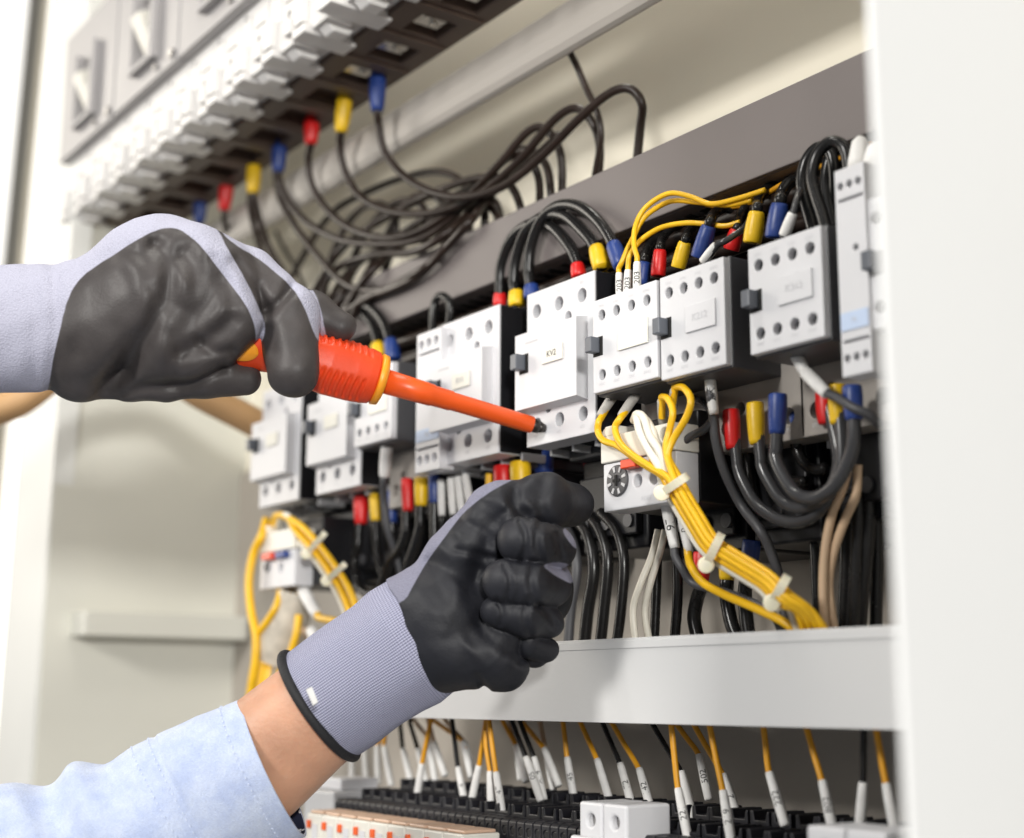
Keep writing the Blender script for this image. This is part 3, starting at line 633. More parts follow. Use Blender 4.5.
cable('tagged_wire', 'dark wire with a white tag reading 2X1 hanging under the middle contactor', 'wire', None, [(709, 372, .008), (711, 395, .008), (714, 420, .012), (716, 440, .014), (724, 470, .02), (741, 505, .03), (760, 530, .03), (771, 552, .035), (782, 590, .04), (786, 640, .04)], .0026, 'dgrey', [('tagw', (709, 372, .008), (714, 414, .009), .0029, '2X1')])
cable('wire', 'pale grey wire bending round from under the contactors to the yellow bundle', 'wire', None, [(690, 398, .03), (704, 403, .02), (713, 416, .014), (705, 429, .01), (690, 437, .008), (679, 448, .006), (672, 470, .006)], .0022, 'greyc')
cable('tagged_wire', 'dark wire with a white tag slanting under the far right contactors', 'wire', None, [(797, 358, .010), (805, 372, .010), (824, 391, .008), (838, 398, .008), (852, 407, .008), (868, 414, .012), (880, 425, .02)], .0022, 'dgrey', [('tagw', (796, 356, .010), (806, 374, .010), .0030), ('tagw', (805, 372, .010), (827, 394, .008), .0032)])
for i, (lb, c, pth, r) in enumerate((
    ('left of the two beige wires rising beside the nested loops', 'beige', [(848, 470, .03), (842, 490, .03), (832, 515, .03), (825, 550, .03), (823, 590, .03), (826, 640, .03)], .0028),
    ('right of the two beige wires rising beside the nested loops', 'beige', [(858, 465, .034), (856, 495, .034), (845, 520, .034), (833, 555, .034), (829, 590, .034), (836, 640, .034)], .0028),
    ('black cable curving over and down nearest the white door', 'cable', [(848, 476, .05), (860, 470, .05), (868, 482, .05), (868, 530, .05), (862, 590, .05), (858, 640, .05)], .0048),
    ('black cable dropping straight beside the beige wires', 'cable', [(846, 500, .06), (846, 560, .06), (843, 640, .06)], .0042),
    ('black cable dropping left of the beige wires', 'cable', [(812, 515, .06), (815, 560, .06), (818, 640, .06)], .0030),
    ('black cable nearly hidden at the door edge', 'cable', [(872, 430, .06), (877, 500, .06), (876, 640, .06)], .0040),
    ('second black cable curving over near the white door', 'cable', [(852, 488, .045), (858, 500, .045), (856, 560, .045), (852, 640, .045)], .0040))):
    cable('wire' if c == 'beige' else 'cable', lb, 'wire' if c == 'beige' else 'cable', 'cables dropping into the lower duct at the door side', pth, r * .8, c)
# --- overload relay wires and the tied yellow bundle
GY = 'yellow wires of the tied bundle'
B = [(672, 478), (684, 500), (696, 520), (709, 541), (722, 552), (748, 568), (768, 581), (784, 598)]
def strand(lb, head, off, end, r=.0019, m='yellow', ends=(), Y0=-.004):
    k = len(B); pts = []
    for q in head: pts.append(q)
    for i, q in enumerate(B):
        d = np.array(B[min(i + 1, k - 1)]) - np.array(B[max(i - 1, 0)]); d = d / np.linalg.norm(d)
        pts.append((q[0] - d[1] * off[0], q[1] + d[0] * off[0], Y0 + off[1] + .0002 * i))
    pts += end
    return cable('yellow_wire' if m == 'yellow' else 'white_wire', lb, 'wire', GY, pts, r, m, ends, n=8)
strand('yellow wire of the bundle starting at the leftmost grey tag, with a sharp low bend', [(616, 392, .012), (601, 418, -.003), (598, 432, -.005), (604, 441, -.006), (618, 446, -.006), (640, 462, -.006), (660, 474, -.006)], (7.5, .000), [(798, 612, .004), (806, 640, .012)], ends=[('tagg', (616, 392, .012), (600, 416, -.003), .0027)])
strand('yellow wire of the bundle curving down from the second grey tag', [(638, 394, .012), (622, 416, -.003), (615, 428, -.006), (620, 443, -.007), (634, 456, -.007), (656, 470, -.007)], (2.5, -.003), [(804, 614, .002), (815, 640, .012)], ends=[('tagg', (638, 392, .012), (621, 416, -.003), .0027)])
strand('yellow wire of the bundle with the smaller inner hook at its top', [(662, 418, .006), (662, 400, .002), (668, 399, -.002), (673, 412, -.004), (669, 432, -.004), (666, 450, -.006)], (-2.0, -.003), [(808, 612, .002), (824, 640, .012)], ends=[('tagg', (663, 424, .010), (661, 400, .002), .0025)])
strand('yellow wire of the bundle with the large outer hook at its top', [(672, 408, .006), (675, 390, .002), (684, 388, -.002), (691, 400, -.004), (686, 418, -.004), (674, 438, -.004), (668, 456, -.006)], (-6.5, .000), [(812, 612, .004), (832, 640, .012)], ends=[('tagg', (672, 410, .010), (674, 390, .002), .0025)])
strand('white wire on the left flank of the bundle, dropping from the relay lid', [(634, 420, .004), (637, 418, -.003), (640, 432, -.005), (649, 450, -.006), (660, 468, -.006)], (10.5, .003), [(790, 606, .008), (800, 640, .014)], m='cream', r=.0024)
strand('yellow wire hidden in the middle of the bundle', [(645, 440, .004), (655, 458, -.001)], (0, .003), [(800, 606, .006), (812, 640, .016)])
strand('yellow wire forming the underside of the bundle', [(648, 452, .004), (658, 470, -.001)], (4.5, .004), [(792, 606, .008), (800, 622, .012), (798, 640, .016)])
strand('yellow wire forming the back of the bundle', [(660, 440, .004), (663, 458, .001)], (-4.5, .004), [(806, 608, .006), (820, 640, .018)])
cable('white_wire', 'short white wire entering the relay lid under the two grey tags', 'wire', None, [(634, 420, .006), (637, 414, -.002), (644, 418, -.004), (650, 436, -.006), (660, 452, -.006), (668, 474, -.003)], .0022, 'cream')
cable('white_wire', 'white wire curling from behind the relay lid next to the grey socket tube', 'wire', None, [(643, 424, .006), (645, 419, -.001), (651, 428, -.003), (657, 446, -.004), (666, 466, -.002)], .0021, 'cream')
def tie(px, py, dx, dy, Y, label, r=.0085, tail=True):
    c = P(px, py, Y); a = P(px + dx, py + dy, Y); b = P(px - dx, py - dy, Y); ax = nrm(a - b); v = nrm(CAM - c); u = nrm(np.cross(ax, v)); hw = np.linalg.norm(a - c)
    t = thing('cable_tie', label, 'cable tie', c, 'pale cable ties')
    g = G(); n = 28; V = []
    for i in range(n):
        th = 2 * math.pi * i / n
        q = c + ax * hw * 1.02 * math.cos(th) + v * r * math.sin(th)
        for (s1, s2) in ((-.0021, 0), (.0021, 0), (.0021, .0009), (-.0021, .0009)):
            rad = nrm(ax * math.cos(th) + v * math.sin(th)); V.append(q + u * s1 + rad * s2)
    Fc = [(i * 4 + j, i * 4 + (j + 1) % 4, ((i + 1) % n) * 4 + (j + 1) % 4, ((i + 1) % n) * 4 + j) for i in range(n) for j in range(4)]
    g.add(V, Fc); g.obj('strap', MT['tie'], t, smooth=False)
    h = b + v * .004; g = G(); g.cyl(h - ax * .001 - v * .003, v, .0042, .006, 12); g.tube([h + u * .0, h - ax * .003 + v * .001], [.003, .0015], 8); g.obj('buckle', MT['tie'], t, smooth=True, bevel=.0006)
tie(675, 484, 12, -8, -.006, 'cable tie nearest the overload relay, top of the yellow bundle')
tie(714, 549, 7, -14, -.004, 'middle cable tie of the yellow bundle')
tie(780, 589, 7, -12, -.002, 'lowest cable tie of the yellow bundle near the duct')
cable('tagged_wire', 'yellow wire with a white tag running under the bundle into the duct', 'wire', None, [(684, 515, .012), (688, 551, .010), (691, 566, .008), (702, 582, .008), (725, 595, .008), (755, 608, .008), (788, 625, .010), (796, 640, .014)], .0022, 'yellow', [('tagw', (681, 512, .012), (689, 552, .010), .0026, '0')])
cable('tagged_wire', 'dark wire with a white tag just under the overload relay corner', 'wire', None, [(667, 505, .012), (674, 549, .014), (682, 568, .016), (694, 584, .02), (725, 592, .022), (770, 612, .024), (785, 640, .03)], .0022, 'dgrey', [('tagw', (666, 503, .012), (675, 548, .014), .0031, '97')])
for (lb, pth) in (('left of two cream wires falling into the duct right of the fist', [(658, 530, .04), (652, 555, .036), (640, 585, .03), (633, 610, .03), (636, 645, .03)]), ('right of two cream wires falling into the duct right of the fist', [(665, 530, .04), (660, 552, .038), (650, 585, .034), (645, 612, .034), (650, 645, .034)])):
    cable('cream_wire', lb, 'wire', 'cream wires right of the fist', pth, .0020, 'cream')
for i, (lb, c, a, b, pth) in enumerate((('red sleeve below the first tie of the yellow bundle', 'red', (702, 552), (701, 583), [(697, 600), (694, 620), (700, 645)]),
                             ('yellow sleeve under the middle of the yellow bundle', 'syellow', (728, 548), (727, 580), [(727, 600), (732, 625), (742, 648)]),
                             ('blue sleeve just above the yellow bundle', 'blue', (752, 540), (749, 566), [(745, 590), (746, 615), (750, 646)]))):
    cable('sleeved_cable', 'black cable with the ' + lb, 'cable', 'sleeved cables under the yellow bundle', [(a[0], a[1], .05), (b[0], b[1], .05)] + [(q[0], q[1], .052) for q in pth], .0038, 'cable', [(c, (a[0], a[1], .05), (b[0], b[1], .05), .0048)])
# vertical dark cables right of the fist
for i, (lb, pth, c, r) in enumerate((
    ('brown grey cable nearest the fist dropping into the duct', [(560, 520), (572, 540), (577, 570), (571, 610), (568, 648)], 'dgrey', .0036),
    ('black cable second from the fist dropping into the duct', [(572, 515), (588, 535), (594, 570), (588, 610), (584, 648)], 'cable', .0044),
    ('black cable third from the fist dropping into the duct', [(588, 515), (600, 530), (608, 560), (604, 610), (600, 648)], 'cable', .0040),
    ('black cable fourth from the fist dropping into the duct', [(600, 512), (616, 530), (624, 560), (621, 610), (616, 648)], 'cable', .0036),
    ('thin black cable between the cream wires and the yellow bundle', [(676, 540), (678, 590), (674, 648)], 'cable', .0034),
    ('thin black cable touching the right cream wire', [(658, 545), (656, 600), (654, 648)], 'cable', .0032))):
    cable('cable', lb, 'cable', 'black cables dropping into the duct right of the fist', [(q[0], q[1], .045) for q in pth], r * .85, c)
cable('sleeved_cable', 'dark cable with a dim red sleeve between the fingertip and the overload relay', 'cable', None, [(593, 452, .07), (594, 485, .07), (596, 520, .07), (598, 560, .07)], .0036, 'cable', [('red', (593, 450, .07), (594, 486, .07), .0060)])
# --- left group of sleeves (below the contactors left of the fist)
jump('black looped cable with the dark red sleeve, leftmost of the sleeves above the cuff', 'red', (361, 497), (361, 524), [(358, 540), (354, 562), (358, 585), (370, 594), (384, 585), (396, 555), (405, 525)], None, (408, 512), (.034, .03), r=.0033, rs=.0054)
jump('black cable with the yellow sleeve between dark red and blue ones above the cuff', 'syellow', (375, 494), (376, 521), [(376, 535), (378, 556), (384, 575), (397, 578)], None, (408, 566), (.034, .036), r=.0033, rs=.0043)
jump('black cable with the shaded blue sleeve above the cuff, third from the left', 'blue', (391, 492), (391, 523), [(392, 535), (395, 552), (402, 568)], None, (410, 585), (.036, .04), r=.0033, rs=.0050)
jump('black cable with the bright red sleeve above the cuff', 'red', (407, 479), (408, 511), [(406, 525), (400, 548), (388, 566)], None, (380, 590), (.026, .03), r=.0032, rs=.0042)
jump('black cable with the bright yellow sleeve above the cuff', 'syellow', (421, 478), (421, 506), [(420, 520), (415, 545), (408, 565)], None, (402, 590), (.026, .03), r=.0034, rs=.0047)
jump('black cable with the small blue sleeve next to the white tags above the cuff', 'blue', (434, 476), (434, 503), [(434, 520), (434, 545)], None, (430, 575), (.028, .03), r=.0031, rs=.0038)
for i, (x0_, y0_, x1_, y1_) in enumerate(((441, 480, 442, 516), (451, 478, 453, 515), (458, 477, 462, 513), (465, 475, 471, 508))):
    cable('tagged_wire', ('first', 'second', 'third', 'fourth')[i] + ' from the left of the four plain white tags above the cuff', 'wire', 'plain white tags above the cuff', [(x0_, y0_, .03), (x1_, y1_, .03), (x1_ + 1, y1_ + 25, .032), (x1_ - 2, y1_ + 60, .035)], .0019, 'cable', [('tagw', (x0_, y0_, .03), (x1_, y1_, .03), .0027)])
cable('tagged_wire', 'dark wire with a white tag before the shaded blue sleeve, under the orange shaft', 'wire', None, [(387, 446, .010), (384, 477, .012), (384, 500, .018), (388, 530, .022), (396, 555, .03), (402, 580, .035)], .0026, 'dgrey', [('tagw', (387, 446, .010), (384, 477, .012), .0042)])
for (lb, m_, a, b, r) in (('thin yellow wire peeking over the glove back', 'yellow', (489, 474), (489, 500), .0024),): cable('yellow_wire', lb, 'wire', None, [(a[0], a[1], .03), (a[0], (a[1] + b[1]) / 2, .03), (b[0], b[1], .03)], r, m_)
cable('sleeved_cable', 'dark cable with the red sleeve touching the top of the fist', 'cable', None, [(503, 466, .032), (504, 492, .032), (505, 530, .035)], .0044, 'cable', [('red', (503, 466, .032), (504, 494, .032), .0064)])
cable('sleeved_cable', 'dark cable with the yellow sleeve touching the top of the fist', 'cable', None, [(520, 462, .032), (521, 486, .032), (522, 530, .035)], .0044, 'cable', [('syellow', (520, 462, .032), (521, 488, .032), .0066)])
cable('sleeved_cable', 'dark cable with the shaded blue sleeve above the pointing fingertip', 'cable', None, [(543, 456, .050), (544, 480, .050), (545, 530, .050)], .0044, 'cable', [('blue', (543, 452, .050), (544, 474, .050), .0066)])
# --- yellow wiring at the far left
GL = 'yellow wires at the small left relay'
L2 = [(300, 530), (318, 550), (334, 572), (346, 592), (356, 618)]
for i, (off, lb, m_) in enumerate(((-4, 'upper yellow wire of the short tied bundle left of the cuff', 'yellow'), (0, 'middle yellow wire of the short tied bundle left of the cuff', 'yellow'), (4, 'lower yellow wire of the short tied bundle left of the cuff', 'yellow'), (8, 'cream wire along the short tied bundle left of the cuff', 'cream'))):
    cable('yellow_wire' if m_ == 'yellow' else 'white_wire', lb, 'wire', GL, [(272 + i * 2, 526, .006), (276 + i * 2, 516, .0), (286 + i, 517, -.002)] + [(q[0] - off * .85, q[1] + off * .55, .0 + i % 2 * .003) for q in L2], .0026, m_)
tie(316, 543, 9, -10, -.003, 'upper cable tie on the short bundle left of the cuff', .007)
tie(336, 572, 9, -8, -.003, 'lower cable tie on the short bundle left of the cuff', .007)
cable('yellow_wire', 'long yellow wire hanging outermost against the cream side wall', 'wire', GL, [(266, 520, .006), (262, 535, -.004), (254, 552, -.006), (249, 580, -.008), (251, 610, -.008), (256, 636, -.008), (255, 665, -.008), (250, 700, -.008), (246, 740, -.008)], .0034, 'yellow')
cable('yellow_wire', 'yellow wire slanting from the small relay to the outermost wire', 'wire', GL, [(281, 590, .006), (277, 605, .0), (268, 620, -.004), (258, 634, -.006)], .0028, 'yellow')
cable('yellow_wire', 'yellow wire dropping right of the thick yellow bundle by the hem', 'wire', GL, [(299, 615, .01), (296, 635, .008), (289, 660, .006), (283, 690, .006)], .0030, 'yellow')
cable('tagged_wire', 'yellow wire with a white tag behind the short tied bundle', 'wire', GL, [(304, 592, .012), (317, 614, .01), (330, 620, .01), (345, 622, .012), (360, 618, .02)], .0028, 'yellow', [('tagw', (303, 590, .012), (317, 615, .010), .0048)])
cable('tagged_wire', 'brown wire with a small white tag low behind the glove cuff', 'wire', GL, [(300, 625, .02), (308, 636, .02), (318, 646, .02), (330, 655, .02)], .0028, 'beige', [('tagw', (311, 630, .016), (320, 646, .016), .0046)])
for i in range(6):
    x = 252 + i * 5.4
    cable('yellow_wire', ('leftmost', 'second', 'third', 'fourth', 'fifth', 'rightmost')[i] + ' wire of the thick bundle wrapped in a clear sleeve left of the hem', 'wire', 'wires of the thick left bundle', [(285 + i * 3.2, 588, .02), (278 + i * 4, 615, .018), (x + 8, 650, .014 + .004 * (i % 2)), (x, 685, .012), (x - 4, 730, .012), (x - 5, 770, .012)], .0038, 'yellow' if i not in (4,) else 'glass')
t = thing('clear_wrap', 'clear grey sleeve wrapped over the thick yellow bundle left of the hem', 'sleeve', P(290, 620, .01))
g = G(); g.tube([P(296, 592, .016), P(290, 615, .014), P(281, 640, .012), P(276, 655, .012)], [.013, .0155, .0175, .018], 20, cap=False); g.obj('wrap', MT['glass'], t, smooth=True)

# --- wires under the lower duct
GD = 'tagged wires dropping from the lower duct to the terminals'
low = [  # (top, tag top, foot, colour, Y, text)
 ((563, 720), (567, 758), (573, 794), 'y', .055, '145'), ((580, 720), (597, 760), (608, 797), 'y', .055, ''), ((602, 720), (620, 764), (630, 800), 'k', .055, '72'),
 ((611, 720), (639, 769), (649, 803), 'y', .055, '142'), ((652, 722), (681, 772), (691, 811), 'k', .05, ''), ((671, 722), (678, 789), (686, 831), 'y', .02, '221'),
 ((676, 722), (699, 755), (707, 792), 'y', .06, '502'), ((693, 722), (723, 775), (736, 814), 'y', .055, '2'), ((709, 722), (723, 791), (730, 836), 'y', .02, '219'),
 ((763, 722), (769, 773), (782, 818), 'y', .03, '222'), ((805, 722), (822, 781), (831, 823), 'y', .03, '802'), ((864, 722), (863, 783), (860, 826), 'k', .03, ''), ((875, 722), (886, 784), (893, 822), 'y', .03, ''),
 ((412, 716), (428, 739), (434, 775), 'w', .06, ''), ((352, 735), (352, 758), (352, 790), 'y', .05, ''), ((380, 735), (377, 746), (378, 776), 'y', .055, ''),
 ((385, 730), (384, 747), (390, 778), 'y', .055, ''), ((400, 722), (403, 750), (411, 782), 'k', .055, ''), ((410, 722), (418, 750), (425, 780), 'k', .055, ''),
 ((431, 718), (422, 764), (417, 797), 'y', .03, ''), ((428, 718), (434, 743), (443, 768), 'w', .06, ''), ((452, 718), (458, 768), (464, 798), 'k', .04, '141'), ((430, 716), (463, 742), (470, 770), 'y', .06, ''),
 ((486, 720), (479, 766), (472, 800), 'y', .035, ''), ((489, 720), (496, 773), (501, 806), 'y', .022, '147'), ((486, 745), (490, 772), (491, 801), 'y', .026, ''),
 ((503, 720), (516, 746), (524, 774), 'y', .06, ''), ((512, 720), (526, 758), (538, 793), 'k', .04, '105'), ((520, 720), (534, 758), (542, 792), 'k', .045, 'A74'),
 ((522, 720), (544, 749), (556, 778), 'y', .06, ''), ((445, 718), (465, 744), (472, 772), 'w', .062, ''), ((510, 720), (517, 750), (520, 772), 'w', .064, ''),
 ((366, 735), (364, 748), (366, 774), 'k', .06, ''), ((540, 720), (546, 752), (552, 782), 'w', .065, '')]
ordn = {}
cname = {'y': 'yellow', 'k': 'black', 'w': 'brownish'}
order = sorted(range(len(low)), key=lambda i: low[i][2][0])
words = ['first', 'second', 'third', 'fourth', 'fifth', 'sixth', 'seventh', 'eighth', 'ninth', 'tenth', 'eleventh', 'twelfth', 'thirteenth', 'fourteenth', 'fifteenth', 'sixteenth', 'seventeenth', 'eighteenth', 'nineteenth', 'twentieth', 'twenty first', 'twenty second', 'twenty third', 'twenty fourth']
for i in order:
    a, b, c, k, Y, tx = low[i]; c = (c[0] + (c[0] - b[0]) * .25, c[1] + 8); ordn[k] = ordn.get(k, 0) + 1
    lb = '%s %s wire from the left under the lower duct%s' % (words[ordn[k] - 1], cname[k], ', tagged ' + tx if tx else '')
    Ya = max(.02, Y - .0)
    cable('tagged_wire', lb, 'wire', GD, [(a[0] - (b[0] - a[0]) * .15, a[1] - 14, Ya), (a[0], a[1], Ya), (a[0] + (b[0] - a[0]) * .5, a[1] + (b[1] - a[1]) * .52, Y), (b[0], b[1], Y), ((b[0] + c[0]) / 2, (b[1] + c[1]) / 2, Y)], .0016, {'y': 'wyellow', 'k': 'cable', 'w': 'beige'}[k], [('tagw', (c[0], c[1], Y), (b[0], b[1] - 1, Y), .0024, tx)], n=6)

# dark cables, multiplied along the upper duct underside to darken its shade
for i, (yy, zz, rr) in enumerate(((.055, .020, .0050), (.066, .012, .0056), (.078, .021, .0052), (.090, .012, .0056), (.100, .022, .005), (.060, .004, .0045), (.074, .001, .005))):
    pts = [np.array([x, yy + .002 * math.sin(x * 21 + i * 2), zz + .0022 * math.sin(x * 17 + i)]) for x in np.linspace(-.30 + .012 * i, XR - .006, 26)]
    cable('cable', ('front upper', 'front lower', 'middle upper', 'middle lower', 'rear upper', 'lowest front', 'lowest rear')[i] + ' dark cable added to darken the shaded duct underside above the contactors', 'cable', 'dark cables along the duct underside', None, rr, 'brown', world=spline(pts, 4))

p_ = spline([PD(-30, 418, 1.12), PD(18, 402, 1.13), PD(70, 366, 1.14), PD(140, 358, 1.16), PD(200, 394, 1.18), PD(250, 420, 1.2), PD(285, 440, 1.22)], 8)
g = G(); g.tube(p_, .0125, 16); o = g.obj('band', MT['tan'], smooth=True); tag(o, 'unidentified blurred tan curved hose passing behind and just below the upper glove', 'band')  # made-up tan tube in place of an unidentified tan shape
# ------------------------------------------------------------------ implicit surfaces for the gloves and sleeve
def field_mesh(fn, lo, hi, step):
    """naive surface nets over fn(x, y, z) sampled on a grid"""
    xs = [np.arange(lo[i], hi[i] + step, step) for i in range(3)]
    Xg, Yg, Zg = np.meshgrid(*xs, indexing='ij'); S = fn(Xg.astype(np.float32), Yg.astype(np.float32), Zg.astype(np.float32))
    neg = S < 0; nx, ny, nz = S.shape
    cs = np.zeros((nx - 1, ny - 1, nz - 1), np.int8)
    for dx in (0, 1):
        for dy in (0, 1):
            for dz in (0, 1): cs += neg[dx:nx - 1 + dx, dy:ny - 1 + dy, dz:nz - 1 + dz]
    act = (cs > 0) & (cs < 8); idx = -np.ones(cs.shape, np.int64); I = np.argwhere(act); idx[act] = np.arange(len(I))
    acc = np.zeros((len(I), 3)); cnt = np.zeros(len(I))
    corners = [(a, b, c) for a in (0, 1) for b in (0, 1) for c in (0, 1)]
    for a in corners:
        for ax in range(3):
            if a[ax]: continue
            b = list(a); b[ax] = 1
            va = S[I[:, 0] + a[0], I[:, 1] + a[1], I[:, 2] + a[2]]; vb = S[I[:, 0] + b[0], I[:, 1] + b[1], I[:, 2] + b[2]]
            m = (va < 0) != (vb < 0); t = np.where(m, va / (va - vb + 1e-12), 0)
            p = np.tile(np.array(a, float), (len(I), 1)); p[:, ax] += t
            acc[m] += p[m]; cnt[m] += 1
    V = (I + acc / np.maximum(cnt, 1)[:, None]) * step + np.array(lo)
    Fs = []
    for ax in range(3):
        o = [i for i in range(3) if i != ax]
        sl = [slice(1, n - 1) for n in S.shape]; s0 = list(sl); s1 = list(sl); s0[ax] = slice(0, S.shape[ax] - 1); s1[ax] = slice(1, S.shape[ax])
        m = neg[tuple(s0)] != neg[tuple(s1)]; E = np.argwhere(m)
        for i in o: E[:, i] += 1
        def at(d0, d1):
            q = E.copy(); q[:, o[0]] += d0; q[:, o[1]] += d1; return idx[q[:, 0], q[:, 1], q[:, 2]]
        q = np.stack([at(-1, -1), at(0, -1), at(0, 0), at(-1, 0)], 1)
        fl = neg[tuple(s0)][m]
        if ax == 1: fl = ~fl
        q[~fl] = q[~fl][:, ::-1]; Fs.append(q)
    Fq = np.concatenate(Fs); Fq = Fq[(Fq >= 0).all(1)]
    return V, Fq
def cone(a, ra, b, rb, zs=1.0):        # tapered capsule
    a = np.array(a, np.float32); b = np.array(b, np.float32)
    def f(x, y, z):
        A = a * [1, 1, zs]; B = b * [1, 1, zs]; d = B - A; L2 = float(d @ d) + 1e-9
        px, py, pz = x - A[0], y - A[1], z * zs - A[2]
        t = np.clip((px * d[0] + py * d[1] + pz * d[2]) / L2, 0, 1)
        return np.sqrt((px - t * d[0]) ** 2 + (py - t * d[1]) ** 2 + (pz - t * d[2]) ** 2) - (ra + (rb - ra) * t)
    return f
def smin(a, b, k):
    h = np.clip(.5 + .5 * (b - a) / k, 0, 1); return b + (a - b) * h - k * h * (1 - h)
def chaik(p, n=2):
    for _ in range(n):
        q = []
        for i in range(len(p)):
            a, b = np.array(p[i], float), np.array(p[(i + 1) % len(p)], float); q += [tuple(a * .75 + b * .25), tuple(a * .25 + b * .75)]
        p = q
    return p
def open_s(p): return [tuple(q) for q in spline(np.array([(a, b, 0) for a, b in p], float), 5)[:, :2]]
def seg_d(x, y, pl):                   # 2-D distance to a polyline
    d = None
    for (x0, y0), (x1, y1) in zip(pl[:-1], pl[1:]):
        dx, dy = x1 - x0, y1 - y0; t = np.clip(((x - x0) * dx + (y - y0) * dy) / (dx * dx + dy * dy + 1e-9), 0, 1)
        q = np.sqrt((x - x0 - t * dx) ** 2 + (y - y0 - t * dy) ** 2); d = q if d is None else np.minimum(d, q)
    return d
def inside(x, y, poly):
    r = np.zeros(x.shape, bool); n = len(poly)
    for i in range(n):
        x0, y0 = poly[i]; x1, y1 = poly[(i + 1) % n]
        c = ((y0 > y) != (y1 > y)) & (x < (x1 - x0) * (y - y0) / (y1 - y0 + 1e-9) + x0); r ^= c
    return r
def sd_poly(x, y, poly):
    d = seg_d(x, y, list(poly) + [poly[0]]); return np.where(inside(x, y, poly), -d, d)
def to_world(V, D0):                   # (px, py, z in px of depth) -> metres
    D = D0 + V[:, 2] * D0 / F
    return CAM + (M @ (np.stack([(V[:, 0] - CX) / F, (V[:, 1] - CY) / F, np.ones(len(V))])) * D).T
def fast_mesh(name, V, Fq):
    me = bpy.data.meshes.new(name); me.vertices.add(len(V)); me.vertices.foreach_set('co', V.astype(np.float32).ravel())
    me.loops.add(len(Fq) * 4); me.loops.foreach_set('vertex_index', Fq.astype(np.int32).ravel())
    me.polygons.add(len(Fq)); me.polygons.foreach_set('loop_start', np.arange(0, len(Fq) * 4, 4, dtype=np.int32)); me.update(calc_edges=True); me.validate()
    return me
def fix_normals(me):
    bm = bmesh.new(); bm.from_mesh(me); bmesh.ops.recalc_face_normals(bm, faces=bm.faces); bm.to_mesh(me); bm.free()
def knit_nodes(N, L, vec, sc):
    pass
def glove_mat(name, coat, knit, krib=900, cr=.42):
    m = bpy.data.materials.new(name); m.use_nodes = True; nt = m.node_tree; N = nt.nodes; L = nt.links; b = N['Principled BSDF']
    at = N.new('ShaderNodeAttribute'); at.attribute_name = 'knit'; tc = N.new('ShaderNodeTexCoord')
    n = N.new('ShaderNodeTexNoise'); n.inputs['Scale'].default_value = 45; n.inputs['Detail'].default_value = 6; L.new(tc.outputs['Object'], n.inputs['Vector'])
    ad = N.new('ShaderNodeMath'); ad.operation = 'MULTIPLY_ADD'; ad.inputs[1].default_value = .35; L.new(n.outputs['Fac'], ad.inputs[0]); L.new(at.outputs['Fac'], ad.inputs[2])
    r = N.new('ShaderNodeMapRange'); r.inputs['From Min'].default_value = .60; r.inputs['From Max'].default_value = .76; L.new(ad.outputs[0], r.inputs['Value'])
    # coated rubber: worn patches; knit: fine two-tone stitches
    r1 = N.new('ShaderNodeValToRGB'); r1.color_ramp.elements[0].position = .35; r1.color_ramp.elements[1].position = .75
    r1.color_ramp.elements[0].color = (*[c * .85 for c in coat], 1); r1.color_ramp.elements[1].color = (*[min(1, c * 1.25 + .004) for c in coat], 1); L.new(n.outputs['Fac'], r1.inputs[0])
    v = N.new('ShaderNodeTexVoronoi'); v.inputs['Scale'].default_value = krib; L.new(tc.outputs['Object'], v.inputs['Vector'])
    r2 = N.new('ShaderNodeValToRGB'); r2.color_ramp.elements[0].color = (*knit, 1); r2.color_ramp.elements[1].color = (*[c * .84 for c in knit], 1); L.new(v.outputs['Distance'], r2.inputs[0])
    mx = N.new('ShaderNodeMix'); mx.data_type = 'RGBA'; L.new(r.outputs[0], mx.inputs['Factor']); L.new(r1.outputs[0], mx.inputs['A']); L.new(r2.outputs[0], mx.inputs['B']); L.new(mx.outputs['Result'], b.inputs['Base Color'])
    mr = N.new('ShaderNodeMix'); mr.inputs['A'].default_value = cr; mr.inputs['B'].default_value = .85; L.new(r.outputs[0], mr.inputs['Factor']); L.new(mr.outputs['Result'], b.inputs['Roughness'])
    n3 = N.new('ShaderNodeTexNoise'); n3.inputs['Scale'].default_value = 700; n3.inputs['Detail'].default_value = 2; L.new(tc.outputs['Object'], n3.inputs['Vector'])
    n4 = N.new('ShaderNodeTexNoise'); n4.inputs['Scale'].default_value = 110; n4.inputs['Detail'].default_value = 4; L.new(tc.outputs['Object'], n4.inputs['Vector'])
    s = N.new('ShaderNodeMath'); s.operation = 'MULTIPLY_ADD'; s.inputs[1].default_value = .25; L.new(n3.outputs['Fac'], s.inputs[0]); L.new(n4.outputs['Fac'], s.inputs[2])
    mh = N.new('ShaderNodeMix'); L.new(r.outputs[0], mh.inputs['Factor']); L.new(s.outputs[0], mh.inputs['A']); L.new(v.outputs['Distance'], mh.inputs['B'])
    bp = N.new('ShaderNodeBump'); bp.inputs['Strength'].default_value = .35; bp.inputs['Distance'].default_value = .001; L.new(mh.outputs['Result'], bp.inputs['Height']); L.new(bp.outputs[0], b.inputs['Normal'])
    b.inputs['Specular IOR Level'].default_value = .38
    return m
